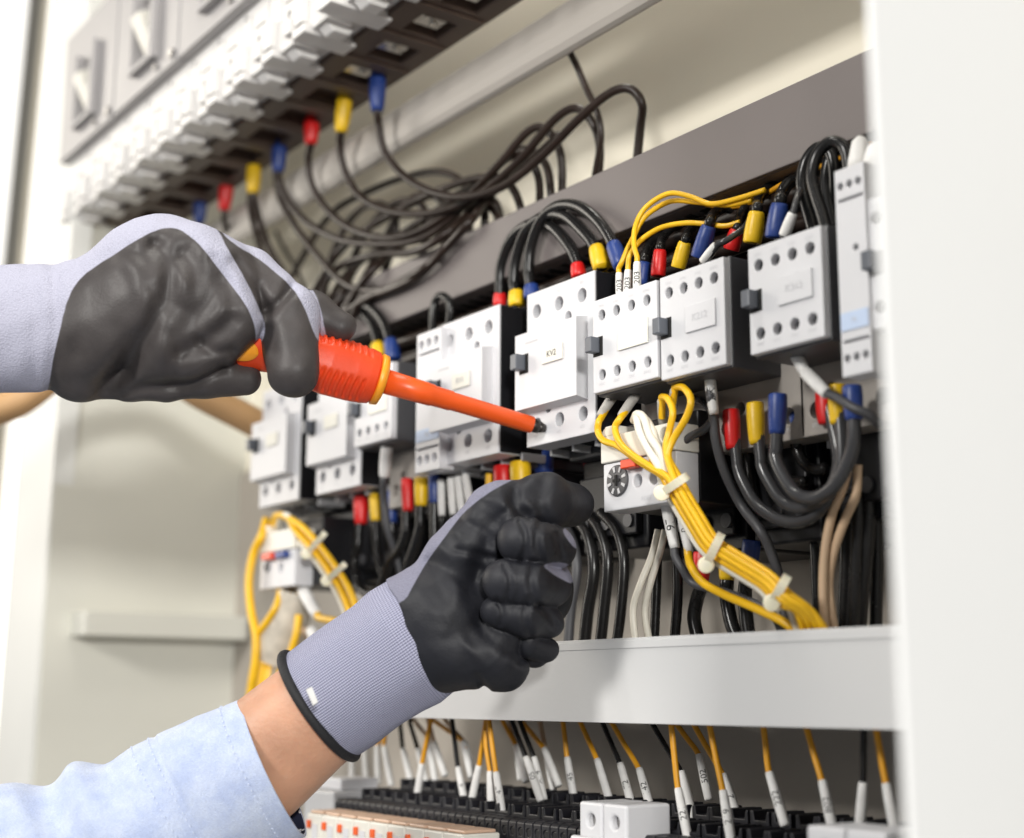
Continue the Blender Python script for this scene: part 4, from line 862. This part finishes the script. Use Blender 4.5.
def rib_mat(name, a, bcol, nu, nv):
    m = bpy.data.materials.new(name); m.use_nodes = True; nt = m.node_tree; N = nt.nodes; L = nt.links; b = N['Principled BSDF']
    uv = N.new('ShaderNodeUVMap'); uv.uv_map = 'UVMap'; sp = N.new('ShaderNodeSeparateXYZ'); L.new(uv.outputs[0], sp.inputs[0])
    def wave(src, k, ph=None):
        q = N.new('ShaderNodeMath'); q.operation = 'MULTIPLY'; q.inputs[1].default_value = k * 2 * math.pi; L.new(src, q.inputs[0])
        if ph: q2 = N.new('ShaderNodeMath'); q2.operation = 'ADD'; L.new(q.outputs[0], q2.inputs[0]); L.new(ph, q2.inputs[1]); q = q2
        s = N.new('ShaderNodeMath'); s.operation = 'SINE'; L.new(q.outputs[0], s.inputs[0]); return s.outputs[0], q.outputs[0]
    nz = N.new('ShaderNodeTexNoise'); nz.inputs['Scale'].default_value = 9; L.new(uv.outputs[0], nz.inputs['Vector'])
    wu, pu = wave(sp.outputs['X'], nu, nz.outputs['Fac']); wv, _ = wave(sp.outputs['Y'], nv, wu)
    mu = N.new('ShaderNodeMath'); mu.operation = 'MULTIPLY_ADD'; mu.inputs[1].default_value = .55; L.new(wv, mu.inputs[0]); L.new(wu, mu.inputs[2])
    r = N.new('ShaderNodeMapRange'); r.inputs['From Min'].default_value = -1.2; r.inputs['From Max'].default_value = 1.2; L.new(mu.outputs[0], r.inputs['Value'])
    mx = N.new('ShaderNodeMix'); mx.data_type = 'RGBA'; mx.inputs['A'].default_value = (*a, 1); mx.inputs['B'].default_value = (*bcol, 1); L.new(r.outputs[0], mx.inputs['Factor']); L.new(mx.outputs['Result'], b.inputs['Base Color'])
    b.inputs['Roughness'].default_value = .85
    bp = N.new('ShaderNodeBump'); bp.inputs['Strength'].default_value = .7; bp.inputs['Distance'].default_value = .0008; L.new(r.outputs[0], bp.inputs['Height']); L.new(bp.outputs[0], b.inputs['Normal'])
    return m
def tube_uv(name, rings, m, parent, closed_end=False, smooth=True):
    """rings: list of (k, 3) arrays of points; makes an open tube with a UV map"""
    k = len(rings[0]); V = np.concatenate(rings); n = len(rings)
    me = bpy.data.meshes.new(name); f = [(i * k + j, i * k + (j + 1) % k, (i + 1) * k + (j + 1) % k, (i + 1) * k + j) for i in range(n - 1) for j in range(k)]
    me.from_pydata([tuple(map(float, q)) for q in V], [], f); me.update()
    uvl = me.uv_layers.new(name='UVMap'); d = []
    for i in range(n - 1):
        for j in range(k):
            for (a, b) in ((i, j), (i, j + 1), (i + 1, j + 1), (i + 1, j)): d += [b / k, a / (n - 1)]
    uvl.data.foreach_set('uv', d)
    return link(name, me, m, parent, smooth=smooth)
def glove_obj(name, fn, lo, hi, step, D0, knitfn, m, parent, label=None, smooth_it=2):
    V, Fq = field_mesh(fn, lo, hi, step)
    W = to_world(V, D0); me = fast_mesh(name, W, Fq); fix_normals(me)
    k = knitfn(V[:, 0], V[:, 1], V[:, 2]); a = me.attributes.new('knit', 'FLOAT', 'POINT'); a.data.foreach_set('value', k.astype(np.float32))
    o = link(name, me, m, parent, smooth=True, label=label)
    md = o.modifiers.new('smooth', 'SMOOTH'); md.iterations = smooth_it; md.factor = .5
    return o

person = thing('person', 'worker reaching in from the left in grey and black gloves, holding an orange screwdriver', 'person', PD(150, 700, .75))
GC = glove_mat('glove_coating_and_knit', (.055, .048, .047), (.44, .44, .54), cr=.5)
GC2 = glove_mat('glove_coating_dark', (.011, .0115, .016), (.22, .22, .29), cr=.56)
# ================= upper glove (grips the screwdriver)
D1 = .80
body1 = [cone((-60, 330, 0), 66, (40, 328, 0), 62, 1.1), cone((40, 328, 0), 60, (100, 322, -5), 62, 1.1), cone((95, 322, -5), 62, (160, 302, -5), 84, 1.25), cone((160, 302, -5), 84, (196, 300, -5), 72, 1.2),
         cone((190, 262, -22), 34, (229, 318, -28), 29), cone((229, 318, -28), 29, (196, 354, -26), 26)]
low1 = [cone((78, 372, 0), 30, (130, 374, 6), 27), cone((130, 374, 6), 26, (166, 382, 2), 20), cone((166, 382, 2), 18, (206, 377, -4), 21), cone((206, 377, -4), 21, (246, 380, 4), 16)]
idx1 = [cone((205, 262, 12), 34, (248, 280, 6), 31), cone((248, 280, 6), 31, (288, 316, -6), 31), cone((288, 316, -6), 31, (293, 372, -30), 26.5)]
th1 = [cone((262, 305, 40), 26, (310, 312, 36), 22), cone((310, 312, 36), 21, (340, 327, 30), 16.5)]
creases1 = [([(157, 248), (164, 260), (168, 282), (159, 312), (138, 348), (108, 388)], 17, 13), ([(184, 256), (195, 272), (196, 288), (186, 308)], 12, 13), ([(216, 284), (206, 304), (190, 322), (176, 334)], 11, 13),
            ([(180, 352), (206, 342), (232, 320)], 9, 10), ([(96, 262), (84, 300), (74, 350)], 3, 14), ([(120, 395), (150, 386), (190, 385), (222, 368)], 5, 5), ([(112, 262), (130, 290), (128, 330)], 3.5, 12), ([(215, 260), (226, 280), (232, 300)], 4, 7),
            ([(234, 262), (254, 285), (266, 308)], 6, 7), ([(290, 290), (277, 305), (266, 310)], 6, 6), ([(268, 330), (272, 350)], 4, 6), ([(130, 250), (146, 262), (150, 285)], 4, 7), ([(200, 342), (214, 352), (232, 350)], 4, 5),
            ([(30, 275), (38, 320), (34, 380)], 3, 9), ([(52, 265), (56, 320), (50, 388)], 4, 7)]
def f1(x, y, z):
    d = None
    for c in body1: q = c(x, y, z); d = q if d is None else smin(d, q, 14)
    e = None
    for c in low1: q = c(x, y, z); e = q if e is None else smin(e, q, 5)
    d = smin(d, e, 9)
    e = None
    for c in idx1: q = c(x, y, z); e = q if e is None else smin(e, q, 6)
    d = smin(d, e, 4)
    e = None
    for c in th1: q = c(x, y, z); e = q if e is None else smin(e, q, 8)
    d = smin(d, e, 3)
    front = np.clip((12 - z) / 18, 0, 1)
    for pl_, dep, wd in creases1:
        s = seg_d(x[:, :, 0], y[:, :, 0], open_s(pl_))[:, :, None]; dep = dep * (.85 + .15 * np.sin(x * .11 + y * .07)); s = s * (1 + .12 * np.sin(x * .08 - y * .07))
        d = d + front * (dep * np.exp(-(s / wd) ** 2) - dep * .10 * np.exp(-((s - wd * 2.1) / (wd * 1.1)) ** 2))
    d = d + .8 * np.sin(x * .09 + y * .05) * np.sin(y * .11 - z * .06)
    return d
K1a = [(-80, 150), (165, 190), (209, 214), (232, 256), (264, 316), (266, 336), (254, 352), (256, 333), (251, 313), (235, 290), (217, 267), (197, 241), (174, 226), (150, 232), (110, 257), (72, 283), (57, 340), (48, 390), (40, 430), (-80, 430)]
K1b = [(214, 222), (262, 240), (310, 274), (330, 344), (319, 347), (300, 294), (262, 260), (232, 244)]
K1a = chaik(K1a); K1b = chaik(K1b)
def knit1(x, y, z):
    a = sd_poly(x, y, K1a); b = sd_poly(x, y, K1b) + np.where(z < 30, 0, 20)
    d = np.minimum(a + np.where(z > 70, 0, 0), b); return np.clip(.5 - d / 10, 0, 1)
g1 = glove_obj('glove', f1, (-70, 190, -105), (368, 425, 100), 1.7, D1, knit1, GC, person, 'pale grey knit glove with creased grey rubber palm, gripping the orange handle')

# ================= screwdriver
T0 = P(539, 427, .0115); T0 = PD(539, 427, .848); Hf = PD(384, 381, .824); ax = nrm(T0 - Hf); sd = thing('screwdriver', 'orange and red insulated screwdriver held in the upper glove, its tip on the KV2 contactor', 'screwdriver', T0)
def along(px):                          # distance from the tip of the pixel column px, on the axis
    lo_, hi_ = 0., .4
    for _ in range(40):
        m_ = (lo_ + hi_) / 2
        if px_of(T0 - ax * m_)[0] > px: lo_ = m_
        else: hi_ = m_
    return lo_
og = mat('insulated_orange', (.93, .115, .014), .38, vary=.04, vscale=30); og2 = mat('grip_orange_red', (.88, .07, .012), .45, vary=.06, vscale=30, bump=.1, bscale=500); ogy = mat('collar_amber', (.95, .36, .02), .35)
a1, a2 = along(527), along(452); a3 = along(384); pxm = .82 / F
r1_, r2_ = 9.0 * pxm, 11.6 * pxm
g = G(); g.tube([T0 - ax * q for q in (.0, a1 * .3, a1)], [.0038, .0042, .0042], 20); g.tube([T0 + ax * .004, T0 - ax * .001], [.0022, .0040], 16); g.obj('blade_tip', mat('blade_steel', (.06, .055, .05), .35, metal=.7), sd, smooth=True)
s0_ = a1 * .55
g = G(); g.tube([T0 - ax * q for q in (s0_, s0_ + .0004, a2, a2 + .0008, a2 + .012, a2 + .0125, a3 + .002)], [r1_ * .9, r1_ * .98, r1_ * 1.05, r1_ * 1.14, r1_ * 1.18, r1_ * 1.26, r2_ * 1.1], 32); g.obj('shaft', og, sd, smooth=True, bevel=0)
a4 = along(377)
g = G(); g.tube([T0 - ax * q for q in (a3 - .0005, a3, a3 + .0010, a4, a4 + .001)], [r2_ * 1.1, .0118, .0146, .0152, .014], 40); g.obj('collar', ogy, sd, smooth=True)
# handle: fluted barrel
Lh = .096; nS, nA = 200, 128; rings = []
u = nrm(np.cross(ax, [0, 0, 1.])); w_ = np.cross(ax, u)
vc = nrm(CAM - T0); upv = nrm(np.array([0, 0, 1.]) - ax * ax[2])
def ang(d): return math.atan2(d @ w_, d @ u)
aT = ang(nrm(upv * .95 + vc * .55)); aB = ang(nrm(-upv * .75 + vc * .75)); aI = ang(nrm(-upv * .42 + vc))
for i in range(nS):
    s = i / (nS - 1); q = a4 + .0006 + Lh * s
    r = np.interp(s, [0, .015, .06, .14, .30, .48, .62, .78, .92, .985, 1], [.0125, .0152, .0162, .0172, .0178, .0150, .0142, .0168, .0176, .014, .002])
    ring = []
    for j in range(nA):
        a = 2 * math.pi * j / nA; rr = r
        zone = max(math.cos(a - aT), math.cos(a - aB)); fl = min(1, max(0, (zone - .84) * 12))
        if .06 < s < .40: rr -= .0014 * fl * (.5 - .5 * math.tanh(6 * math.sin((s - .06) * 2 * math.pi / .042 + 1.5 * (1 - zone) * 6)))
        rr *= 1 - .035 * (1 + math.cos(6 * a)) / 2 * min(1, s * 6)
        ring.append(T0 - ax * q + rr * (math.cos(a) * u + math.sin(a) * w_))
    rings.append(np.array(ring))
tube_uv('handle', rings, og2, sd)
inl = []
for i in range(26):
    s = .72 + .24 * i / 25; q = a4 + .0006 + Lh * s; wv_ = math.sqrt(max(0, 1 - ((i - 12.5) / 12.6) ** 2))
    r = np.interp(s, [.62, .78, .92, .985], [.0142, .0168, .0176, .014]) + .0003
    inl.append([T0 - ax * q + (r + .0006 * (1 - abs(j - 5) / 5)) * (math.cos(aI + (j - 5) * .085 * wv_) * u + math.sin(aI + (j - 5) * .085 * wv_) * w_) for j in range(11)])
g = G(); g.add([p for r_ in inl for p in r_], [(i * 11 + j, i * 11 + j + 1, (i + 1) * 11 + j + 1, (i + 1) * 11 + j) for i in range(25) for j in range(10)]); g.obj('inlay', ogy, sd, smooth=True)

# ================= lower glove (fist)
D2 = .745
palm2 = [cone((400, 640, 18), 62, (440, 625, 10), 62, 1.2), cone((440, 622, 10), 60, (472, 600, 38), 50, 1.1), cone((448, 572, 8), 30, (474, 552, 8), 34), cone((470, 600, 55), 58, (530, 590, 50), 44), cone((445, 650, -5), 42, (492, 655, -12), 34), cone((492, 655, -12), 33, (508, 672, -8), 19)]
idx2 = [cone((458, 560, 8), 35, (499, 515, 4), 31), cone((499, 515, 4), 31, (545, 502, 14), 28), cone((545, 502, 14), 28, (572, 505, 70), 22)]
mid2 = [cone((520, 541, -36), 23.5, (535, 543, -36), 23.5), cone((535, 543, -36), 23.5, (555, 548, -6), 20.5), cone((555, 548, -6), 20.5, (540, 545, 30), 24)]
rin2 = [cone((504, 582, -46), 22.5, (530, 584, -44), 22.5, 1.0), cone((530, 584, -44), 22.5, (552, 587, -14), 19), cone((552, 587, -14), 19, (535, 580, 30), 24)]
pin2 = [cone((496, 611, -38), 16, (525, 618, -38), 19), cone((525, 618, -38), 19, (547, 622, -10), 16), cone((547, 622, -10), 16, (530, 615, 30), 20)]
lit2 = [cone((528, 644, -14), 14, (546, 650, 4), 13), cone((506, 640, 12), 20, (535, 652, 14), 16)]
creases2 = [([(458, 550), (476, 554), (500, 559)], 3, 3.5), ([(494, 512), (488, 530), (480, 560), (474, 590), (476, 612), (486, 636), (508, 648)], 6, 10), ([(446, 640), (462, 630), (474, 622)], 2.5, 8), ([(428, 566), (440, 600)], 2.5, 9), ([(460, 520), (480, 530)], 2.5, 6), ([(514, 494), (516, 508), (524, 516)], 6, 6), ([(520, 660), (528, 645), (526, 632)], 5, 6),
            ([(430, 560), (450, 568), (480, 566)], 3, 8), ([(500, 540), (512, 541)], 1.5, 4), ([(484, 582), (492, 592)], 1.5, 3), ([(495, 520), (505, 512)], 4, 5), ([(478, 676), (486, 690)], 4, 4), ([(536, 488), (560, 500)], 1.5, 8)]
def f2(x, y, z):
    d = None
    for c in palm2: q = c(x, y, z); d = q if d is None else smin(d, q, 12)
    def grp(cs, k):
        e = None
        for c in cs: q = c(x, y, z); e = q if e is None else smin(e, q, k)
        return e
    d = smin(d, grp(idx2, 8), 7)
    front = np.clip((22 - z) / 18, 0, 1)
    for pl_, dep, wd in creases2:
        s = seg_d(x[:, :, 0], y[:, :, 0], open_s(pl_))[:, :, None]; dep = dep * (.8 + .25 * np.sin(x * .12 + y * .09)); s = s * (1 + .25 * np.sin(x * .16 - y * .13))
        d = d + front * (dep * np.exp(-(s / wd) ** 2) - dep * .2 * np.exp(-((s - wd * 2.1) / (wd * 1.1)) ** 2))
    for gsp in (mid2, rin2, pin2, lit2): d = smin(d, grp(gsp, 4), 1.5)
    for pl_, dep, wd in (([(520, 522), (527, 540), (521, 560)], 1.6, 2.6), ([(540, 522), (536, 540), (541, 560)], 1.8, 3.5), ([(504, 566), (511, 582), (506, 600)], 1.3, 2.4), ([(534, 563), (530, 582), (536, 604)], 1.8, 3.5),
                         ([(497, 600), (503, 612), (500, 624)], 1.3, 2.4), ([(528, 600), (524, 618), (530, 634)], 1.6, 3.2), ([(540, 606), (548, 614), (556, 626)], 1.6, 3.2), ([(545, 478), (540, 500), (546, 525)], 1.6, 5), ([(520, 480), (512, 500)], 1.2, 5), ([(556, 535), (562, 556)], 1.5, 3)):
        s = seg_d(x[:, :, 0], y[:, :, 0], open_s(pl_))[:, :, None]; d = d + front * dep * (np.exp(-(s / wd) ** 2) - .5 * np.exp(-((s - wd * 2) / wd) ** 2))
    d = np.maximum(d, sd_poly(x[:, :, 0], y[:, :, 0], CUT2)[:, :, None])
    return d + .6 * np.sin(x * .13 + y * .05) * np.sin(y * .12 - z * .07)
CUT2 = chaik([(530, 430), (450, 470), (376, 548), (388, 588), (402, 606), (405, 640), (414, 668), (438, 712), (500, 760), (720, 760), (720, 430)])
K2 = [[(538, 563), (572, 562), (578, 586), (556, 577)], [(560, 529), (570, 526), (584, 548), (575, 550)], [(350, 540), (450, 470), (522, 440), (528, 472), (498, 487), (470, 506), (450, 530), (428, 560), (414, 584), (404, 604), (370, 610)]]
K2 = [chaik(q) for q in K2]
def knit2(x, y, z):
    d = np.minimum(sd_poly(x, y, K2[0]), np.minimum(sd_poly(x, y, K2[1]), sd_poly(x, y, K2[2]))); return np.clip(.5 - d / 8, 0, 1)
g2 = glove_obj('glove', f2, (370, 455, -85), (640, 715, 110), 1.5, D2, knit2, GC2, person, 'blue grey knit glove with black rubber fist, cuff edged in black')
# cuff: elliptical rings from the hem to inside the rubber
def ring2(c, half, axis2d, D0, n=120, zs=.8, zc=0, noise=0.0, fn=None, tilt=0.0):
    """ring seen edge-on: centre c (px), half = half height in px across axis2d (unit, along the limb)"""
    ax2 = np.array(axis2d, float); ax2 /= np.linalg.norm(ax2); nr = np.array([-ax2[1], ax2[0]]); V = []
    for j in range(n):
        a = 2 * math.pi * j / n; r = half * (1 + (fn(a) if fn else 0)); o = nr * math.cos(a) * r + ax2 * math.sin(a) * tilt * r; V.append((c[0] + o[0], c[1] + o[1], zc + math.sin(a) * r * zs))
    return to_world(np.array(V), D0)
KM = rib_mat('blue_grey_knit', (.50, .51, .66), (.15, .15, .23), 150, 60)
rs = []
stations = [(0, (319, 706), 62, (1.0, -.70)), (.25, (343, 690), 63, (1, -.68)), (.5, (368, 672), 62.5, (1, -.66)), (.7, (388, 659), 63, (1, -.66)), (.86, (405, 648), 66, (1, -.66)), (1.0, (425, 634), 64, (1, -.66))]
for i in range(60):
    s = i / 59; q = [np.interp(s, [t_[0] for t_ in stations], [f_(t_) for t_ in stations]) for f_ in (lambda t_: t_[1][0], lambda t_: t_[1][1], lambda t_: t_[2], lambda t_: t_[3][1])]
    wob = lambda a, s=s: .010 * math.sin(3 * a + 6 * s) + .009 * math.sin(9 * s + 1.5 * math.cos(a)) + .008 * math.sin(7 * a - 3 * s)
    rs.append(ring2((q[0], q[1]), q[2] * (1 - .0 * s), (1, q[3]), D2, zs=.86, zc=16, fn=wob, tilt=.22 * (1 - s) + .05))
cuff = tube_uv('knit_cuff', rs, KM, g2)
hem = ring2((319, 706), 62.0, (1, -.70), D2, n=80, zs=.86, zc=16, tilt=.22)
V = np.vstack([hem, hem[:2]]); g = G(); g.tube(V, .0026, 12, cap=False); g.obj('hem', mat('black_hem', (.012, .012, .014), .7, bump=.4, bscale=900), g2, smooth=True)
g = G(); a_ = [PD(306, 690, .70), PD(311, 688, .70), PD(317, 703, .70), PD(313, 706, .70)]
g.hexa([a_[3], a_[2], a_[2] + AY * .001, a_[3] + AY * .001, a_[0], a_[1], a_[1] + AY * .001, a_[0] + AY * .001]); g.obj('care_tag', MT['tagw'], g2)
# forearm
def skin_mat():
    m = mat('skin', (.56, .30, .19), .48, sss=.25, vary=.16, vscale=35, bump=.3, bscale=420); return m
st = [(0, (236, 784), 60), (.35, (268, 754), 60), (.6, (300, 726), 57), (.8, (322, 708), 55), (1, (350, 688), 52)]
rs = []
for i in range(30):
    s = i / 29; cx_, cy_, r = [np.interp(s, [q[0] for q in st], [f_(q) for q in st]) for f_ in (lambda q: q[1][0], lambda q: q[1][1], lambda q: q[2])]
    rs.append(ring2((cx_, cy_), r, (1, -.78), D2, n=64, zs=.82, zc=16, tilt=.05, fn=lambda a, s=s: .02 * math.sin(2 * a + 1)))
fa = tube_uv('forearm', rs, skin_mat(), person)
# sleeve
def cloth_mat():
    m = bpy.data.materials.new('blue_chambray'); m.use_nodes = True; nt = m.node_tree; N = nt.nodes; L = nt.links; b = N['Principled BSDF']
    tc = N.new('ShaderNodeTexCoord'); n = N.new('ShaderNodeTexNoise'); n.inputs['Scale'].default_value = 60; n.inputs['Detail'].default_value = 10; n.inputs['Roughness'].default_value = .7; L.new(tc.outputs['Object'], n.inputs['Vector'])
    r = N.new('ShaderNodeValToRGB'); r.color_ramp.elements[0].position = .38; r.color_ramp.elements[1].position = .64; r.color_ramp.elements[0].color = (.46, .54, .77, 1); r.color_ramp.elements[1].color = (.60, .67, .84, 1)
    L.new(n.outputs['Fac'], r.inputs[0]); L.new(r.outputs[0], b.inputs['Base Color']); b.inputs['Roughness'].default_value = .85; b.inputs['Sheen Weight'].default_value = .25
    mp = N.new('ShaderNodeMapping'); mp.inputs['Scale'].default_value = (1, 1, 4); L.new(tc.outputs['Object'], mp.inputs['Vector'])
    n2 = N.new('ShaderNodeTexNoise'); n2.inputs['Scale'].default_value = 900; L.new(mp.outputs[0], n2.inputs['Vector'])
    ml = N.new('ShaderNodeVectorMath'); ml.operation = 'SCALE'; mrr = N.new('ShaderNodeMapRange'); mrr.inputs['From Min'].default_value = .3; mrr.inputs['From Max'].default_value = .7; mrr.inputs['To Min'].default_value = .88; mrr.inputs['To Max'].default_value = 1.1; L.new(n2.outputs['Fac'], mrr.inputs['Value']); L.new(mrr.outputs[0], ml.inputs['Scale']); L.new(r.outputs[0], ml.inputs[0]); L.new(ml.outputs[0], b.inputs['Base Color'])
    bp = N.new('ShaderNodeBump'); bp.inputs['Strength'].default_value = .6; bp.inputs['Distance'].default_value = .001; L.new(n2.outputs['Fac'], bp.inputs['Height']); L.new(bp.outputs[0], b.inputs['Normal'])
    return m
CM = cloth_mat()
st = [(0, (274, 768), 76, -.46), (.04, (268, 770), 77, -.46), (.2, (232, 787), 81, -.50), (.4, (190, 812), 84, -.55), (.55, (150, 840), 90, -.60), (.7, (105, 862), 98, -.5), (.85, (50, 880), 104, -.4), (1, (-60, 915), 118, -.4)]
rs = []; R_ = random.Random(3); ph = [R_.random() * 6 for _ in range(12)]
for i in range(110):
    s = i / 109; cx_, cy_, r, sl = [np.interp(s, [q[0] for q in st], [f_(q) for q in st]) for f_ in (lambda q: q[1][0], lambda q: q[1][1], lambda q: q[2], lambda q: q[3])]
    def fn(a, s=s):
        k = min(1, max(0, (s - .30) * 3)); fold = .060 * math.sin(20 * s + 1.8 * math.sin(a + ph[0]) + ph[1]) * k + .040 * math.sin(34 * s - 2.5 * math.cos(a * 1 + ph[2])) * k
        return fold + .012 * math.sin(2 * a + 7 * s + ph[3]) + .007 * math.sin(5 * a - 9 * s + ph[4]) - (.016 if .375 < s < .39 else 0) - (.010 if .085 < s < .10 else 0) + .016 * math.sin(11 * s + 3 * math.cos(a + ph[5])) * (.3 + k)
    rs.append(ring2((cx_, cy_), r, (1, sl), D2, n=140, zs=.80, zc=18, fn=fn, tilt=.12 * (1 - s)))
sl_ = tube_uv('shirt_sleeve', rs, CM, person, smooth=True)
sl_.data.flip_normals()
sm = sl_.modifiers.new('thickness', 'SOLIDIFY'); sm.thickness = .0016; sm.offset = -1; sm.material_offset = 1; sm.material_offset_rim = 0
lm = mat('navy_floral_lining', (.01, .014, .04), .8); nt_ = lm.node_tree; v_ = nt_.nodes.new('ShaderNodeTexVoronoi'); v_.inputs['Scale'].default_value = 260; tc_ = nt_.nodes.new('ShaderNodeTexCoord'); rr_ = nt_.nodes.new('ShaderNodeValToRGB')
rr_.color_ramp.elements[0].position = .25; rr_.color_ramp.elements[1].position = .33; rr_.color_ramp.elements[0].color = (.7, .72, .78, 1); rr_.color_ramp.elements[1].color = (.01, .014, .04, 1)
nt_.links.new(tc_.outputs['Object'], v_.inputs['Vector']); nt_.links.new(v_.outputs['Distance'], rr_.inputs[0]); nt_.links.new(rr_.outputs[0], nt_.nodes['Principled BSDF'].inputs['Base Color']); sl_.data.materials.append(lm)
# stitches along the cuff edge and the seam
g = G(); stm = mat('stitch_thread', (.66, .72, .86), .8)
for (ri, off) in ((11, 0), (44, 0), (50, 0)):
    ring = rs[ri]; c = ring.mean(0); n = len(ring)
    for j in range(0, n, 2):
        a, b_ = ring[j], ring[(j + 1) % n]; a = a + nrm(a - c) * .0004; b_ = b_ + nrm(b_ - c) * .0004; g.tube([a, a + (b_ - a) * .55], .0003, 5)
g.obj('stitching', stm, sl_)
# ------------------------------------------------------------------ camera, lamps, world
cam = bpy.data.cameras.new('camera'); co = bpy.data.objects.new('camera', cam); COL.objects.link(co)
R = Matrix(((M[0][0], -M[0][1], -M[0][2]), (M[1][0], -M[1][1], -M[1][2]), (M[2][0], -M[2][1], -M[2][2])))
co.matrix_world = Matrix.Translation(Vector(CAM.tolist())) @ R.to_4x4()
cam.sensor_width = 36; cam.lens = F / 1024 * 36; cam.clip_start = .02; cam.clip_end = 60
cam.dof.use_dof = True; cam.dof.focus_distance = .78; cam.dof.aperture_fstop = 4.5
SC.camera = co
w = bpy.data.worlds.new('World'); SC.world = w; w.use_nodes = True
w.node_tree.nodes['Background'].inputs[0].default_value = (.93, .96, 1, 1); w.node_tree.nodes['Background'].inputs[1].default_value = .22
def area(name, loc, at, size, power, col=(1, 1, 1)):
    l = bpy.data.lights.new(name, 'AREA'); l.shape = 'RECTANGLE'; l.size = size[0]; l.size_y = size[1]; l.energy = power; l.color = col
    o = bpy.data.objects.new(name, l); COL.objects.link(o); o.location = loc
    o.rotation_euler = (Vector(at) - Vector(loc)).to_track_quat('-Z', 'Y').to_euler(); return o
area('key_light', (.30, -2.0, .62), (0, 0, 0), (.36, .36), 30, (1, .975, .93))
area('fill_light', (2.0, -1.17, .10), (-.3, 0, -.1), (.17, .17), 34, (1, .985, .95))
area('window_light', (-2.2, -1.2, .6), (-.3, 0, 0), (.9, 1.4), 30, (1, .93, .82))
area('panel_fill_light', (-.05, .085, .62), (.0, .10, .0), (1.2, .03), 7.5, (1, .97, .9))  # added unseen source above the frame, brightens the cream back panel
SC.view_settings.view_transform = 'Standard'; SC.view_settings.look = 'None'; SC.view_settings.exposure = .04; SC.view_settings.gamma = 1
SC.cycles.max_bounces = 6
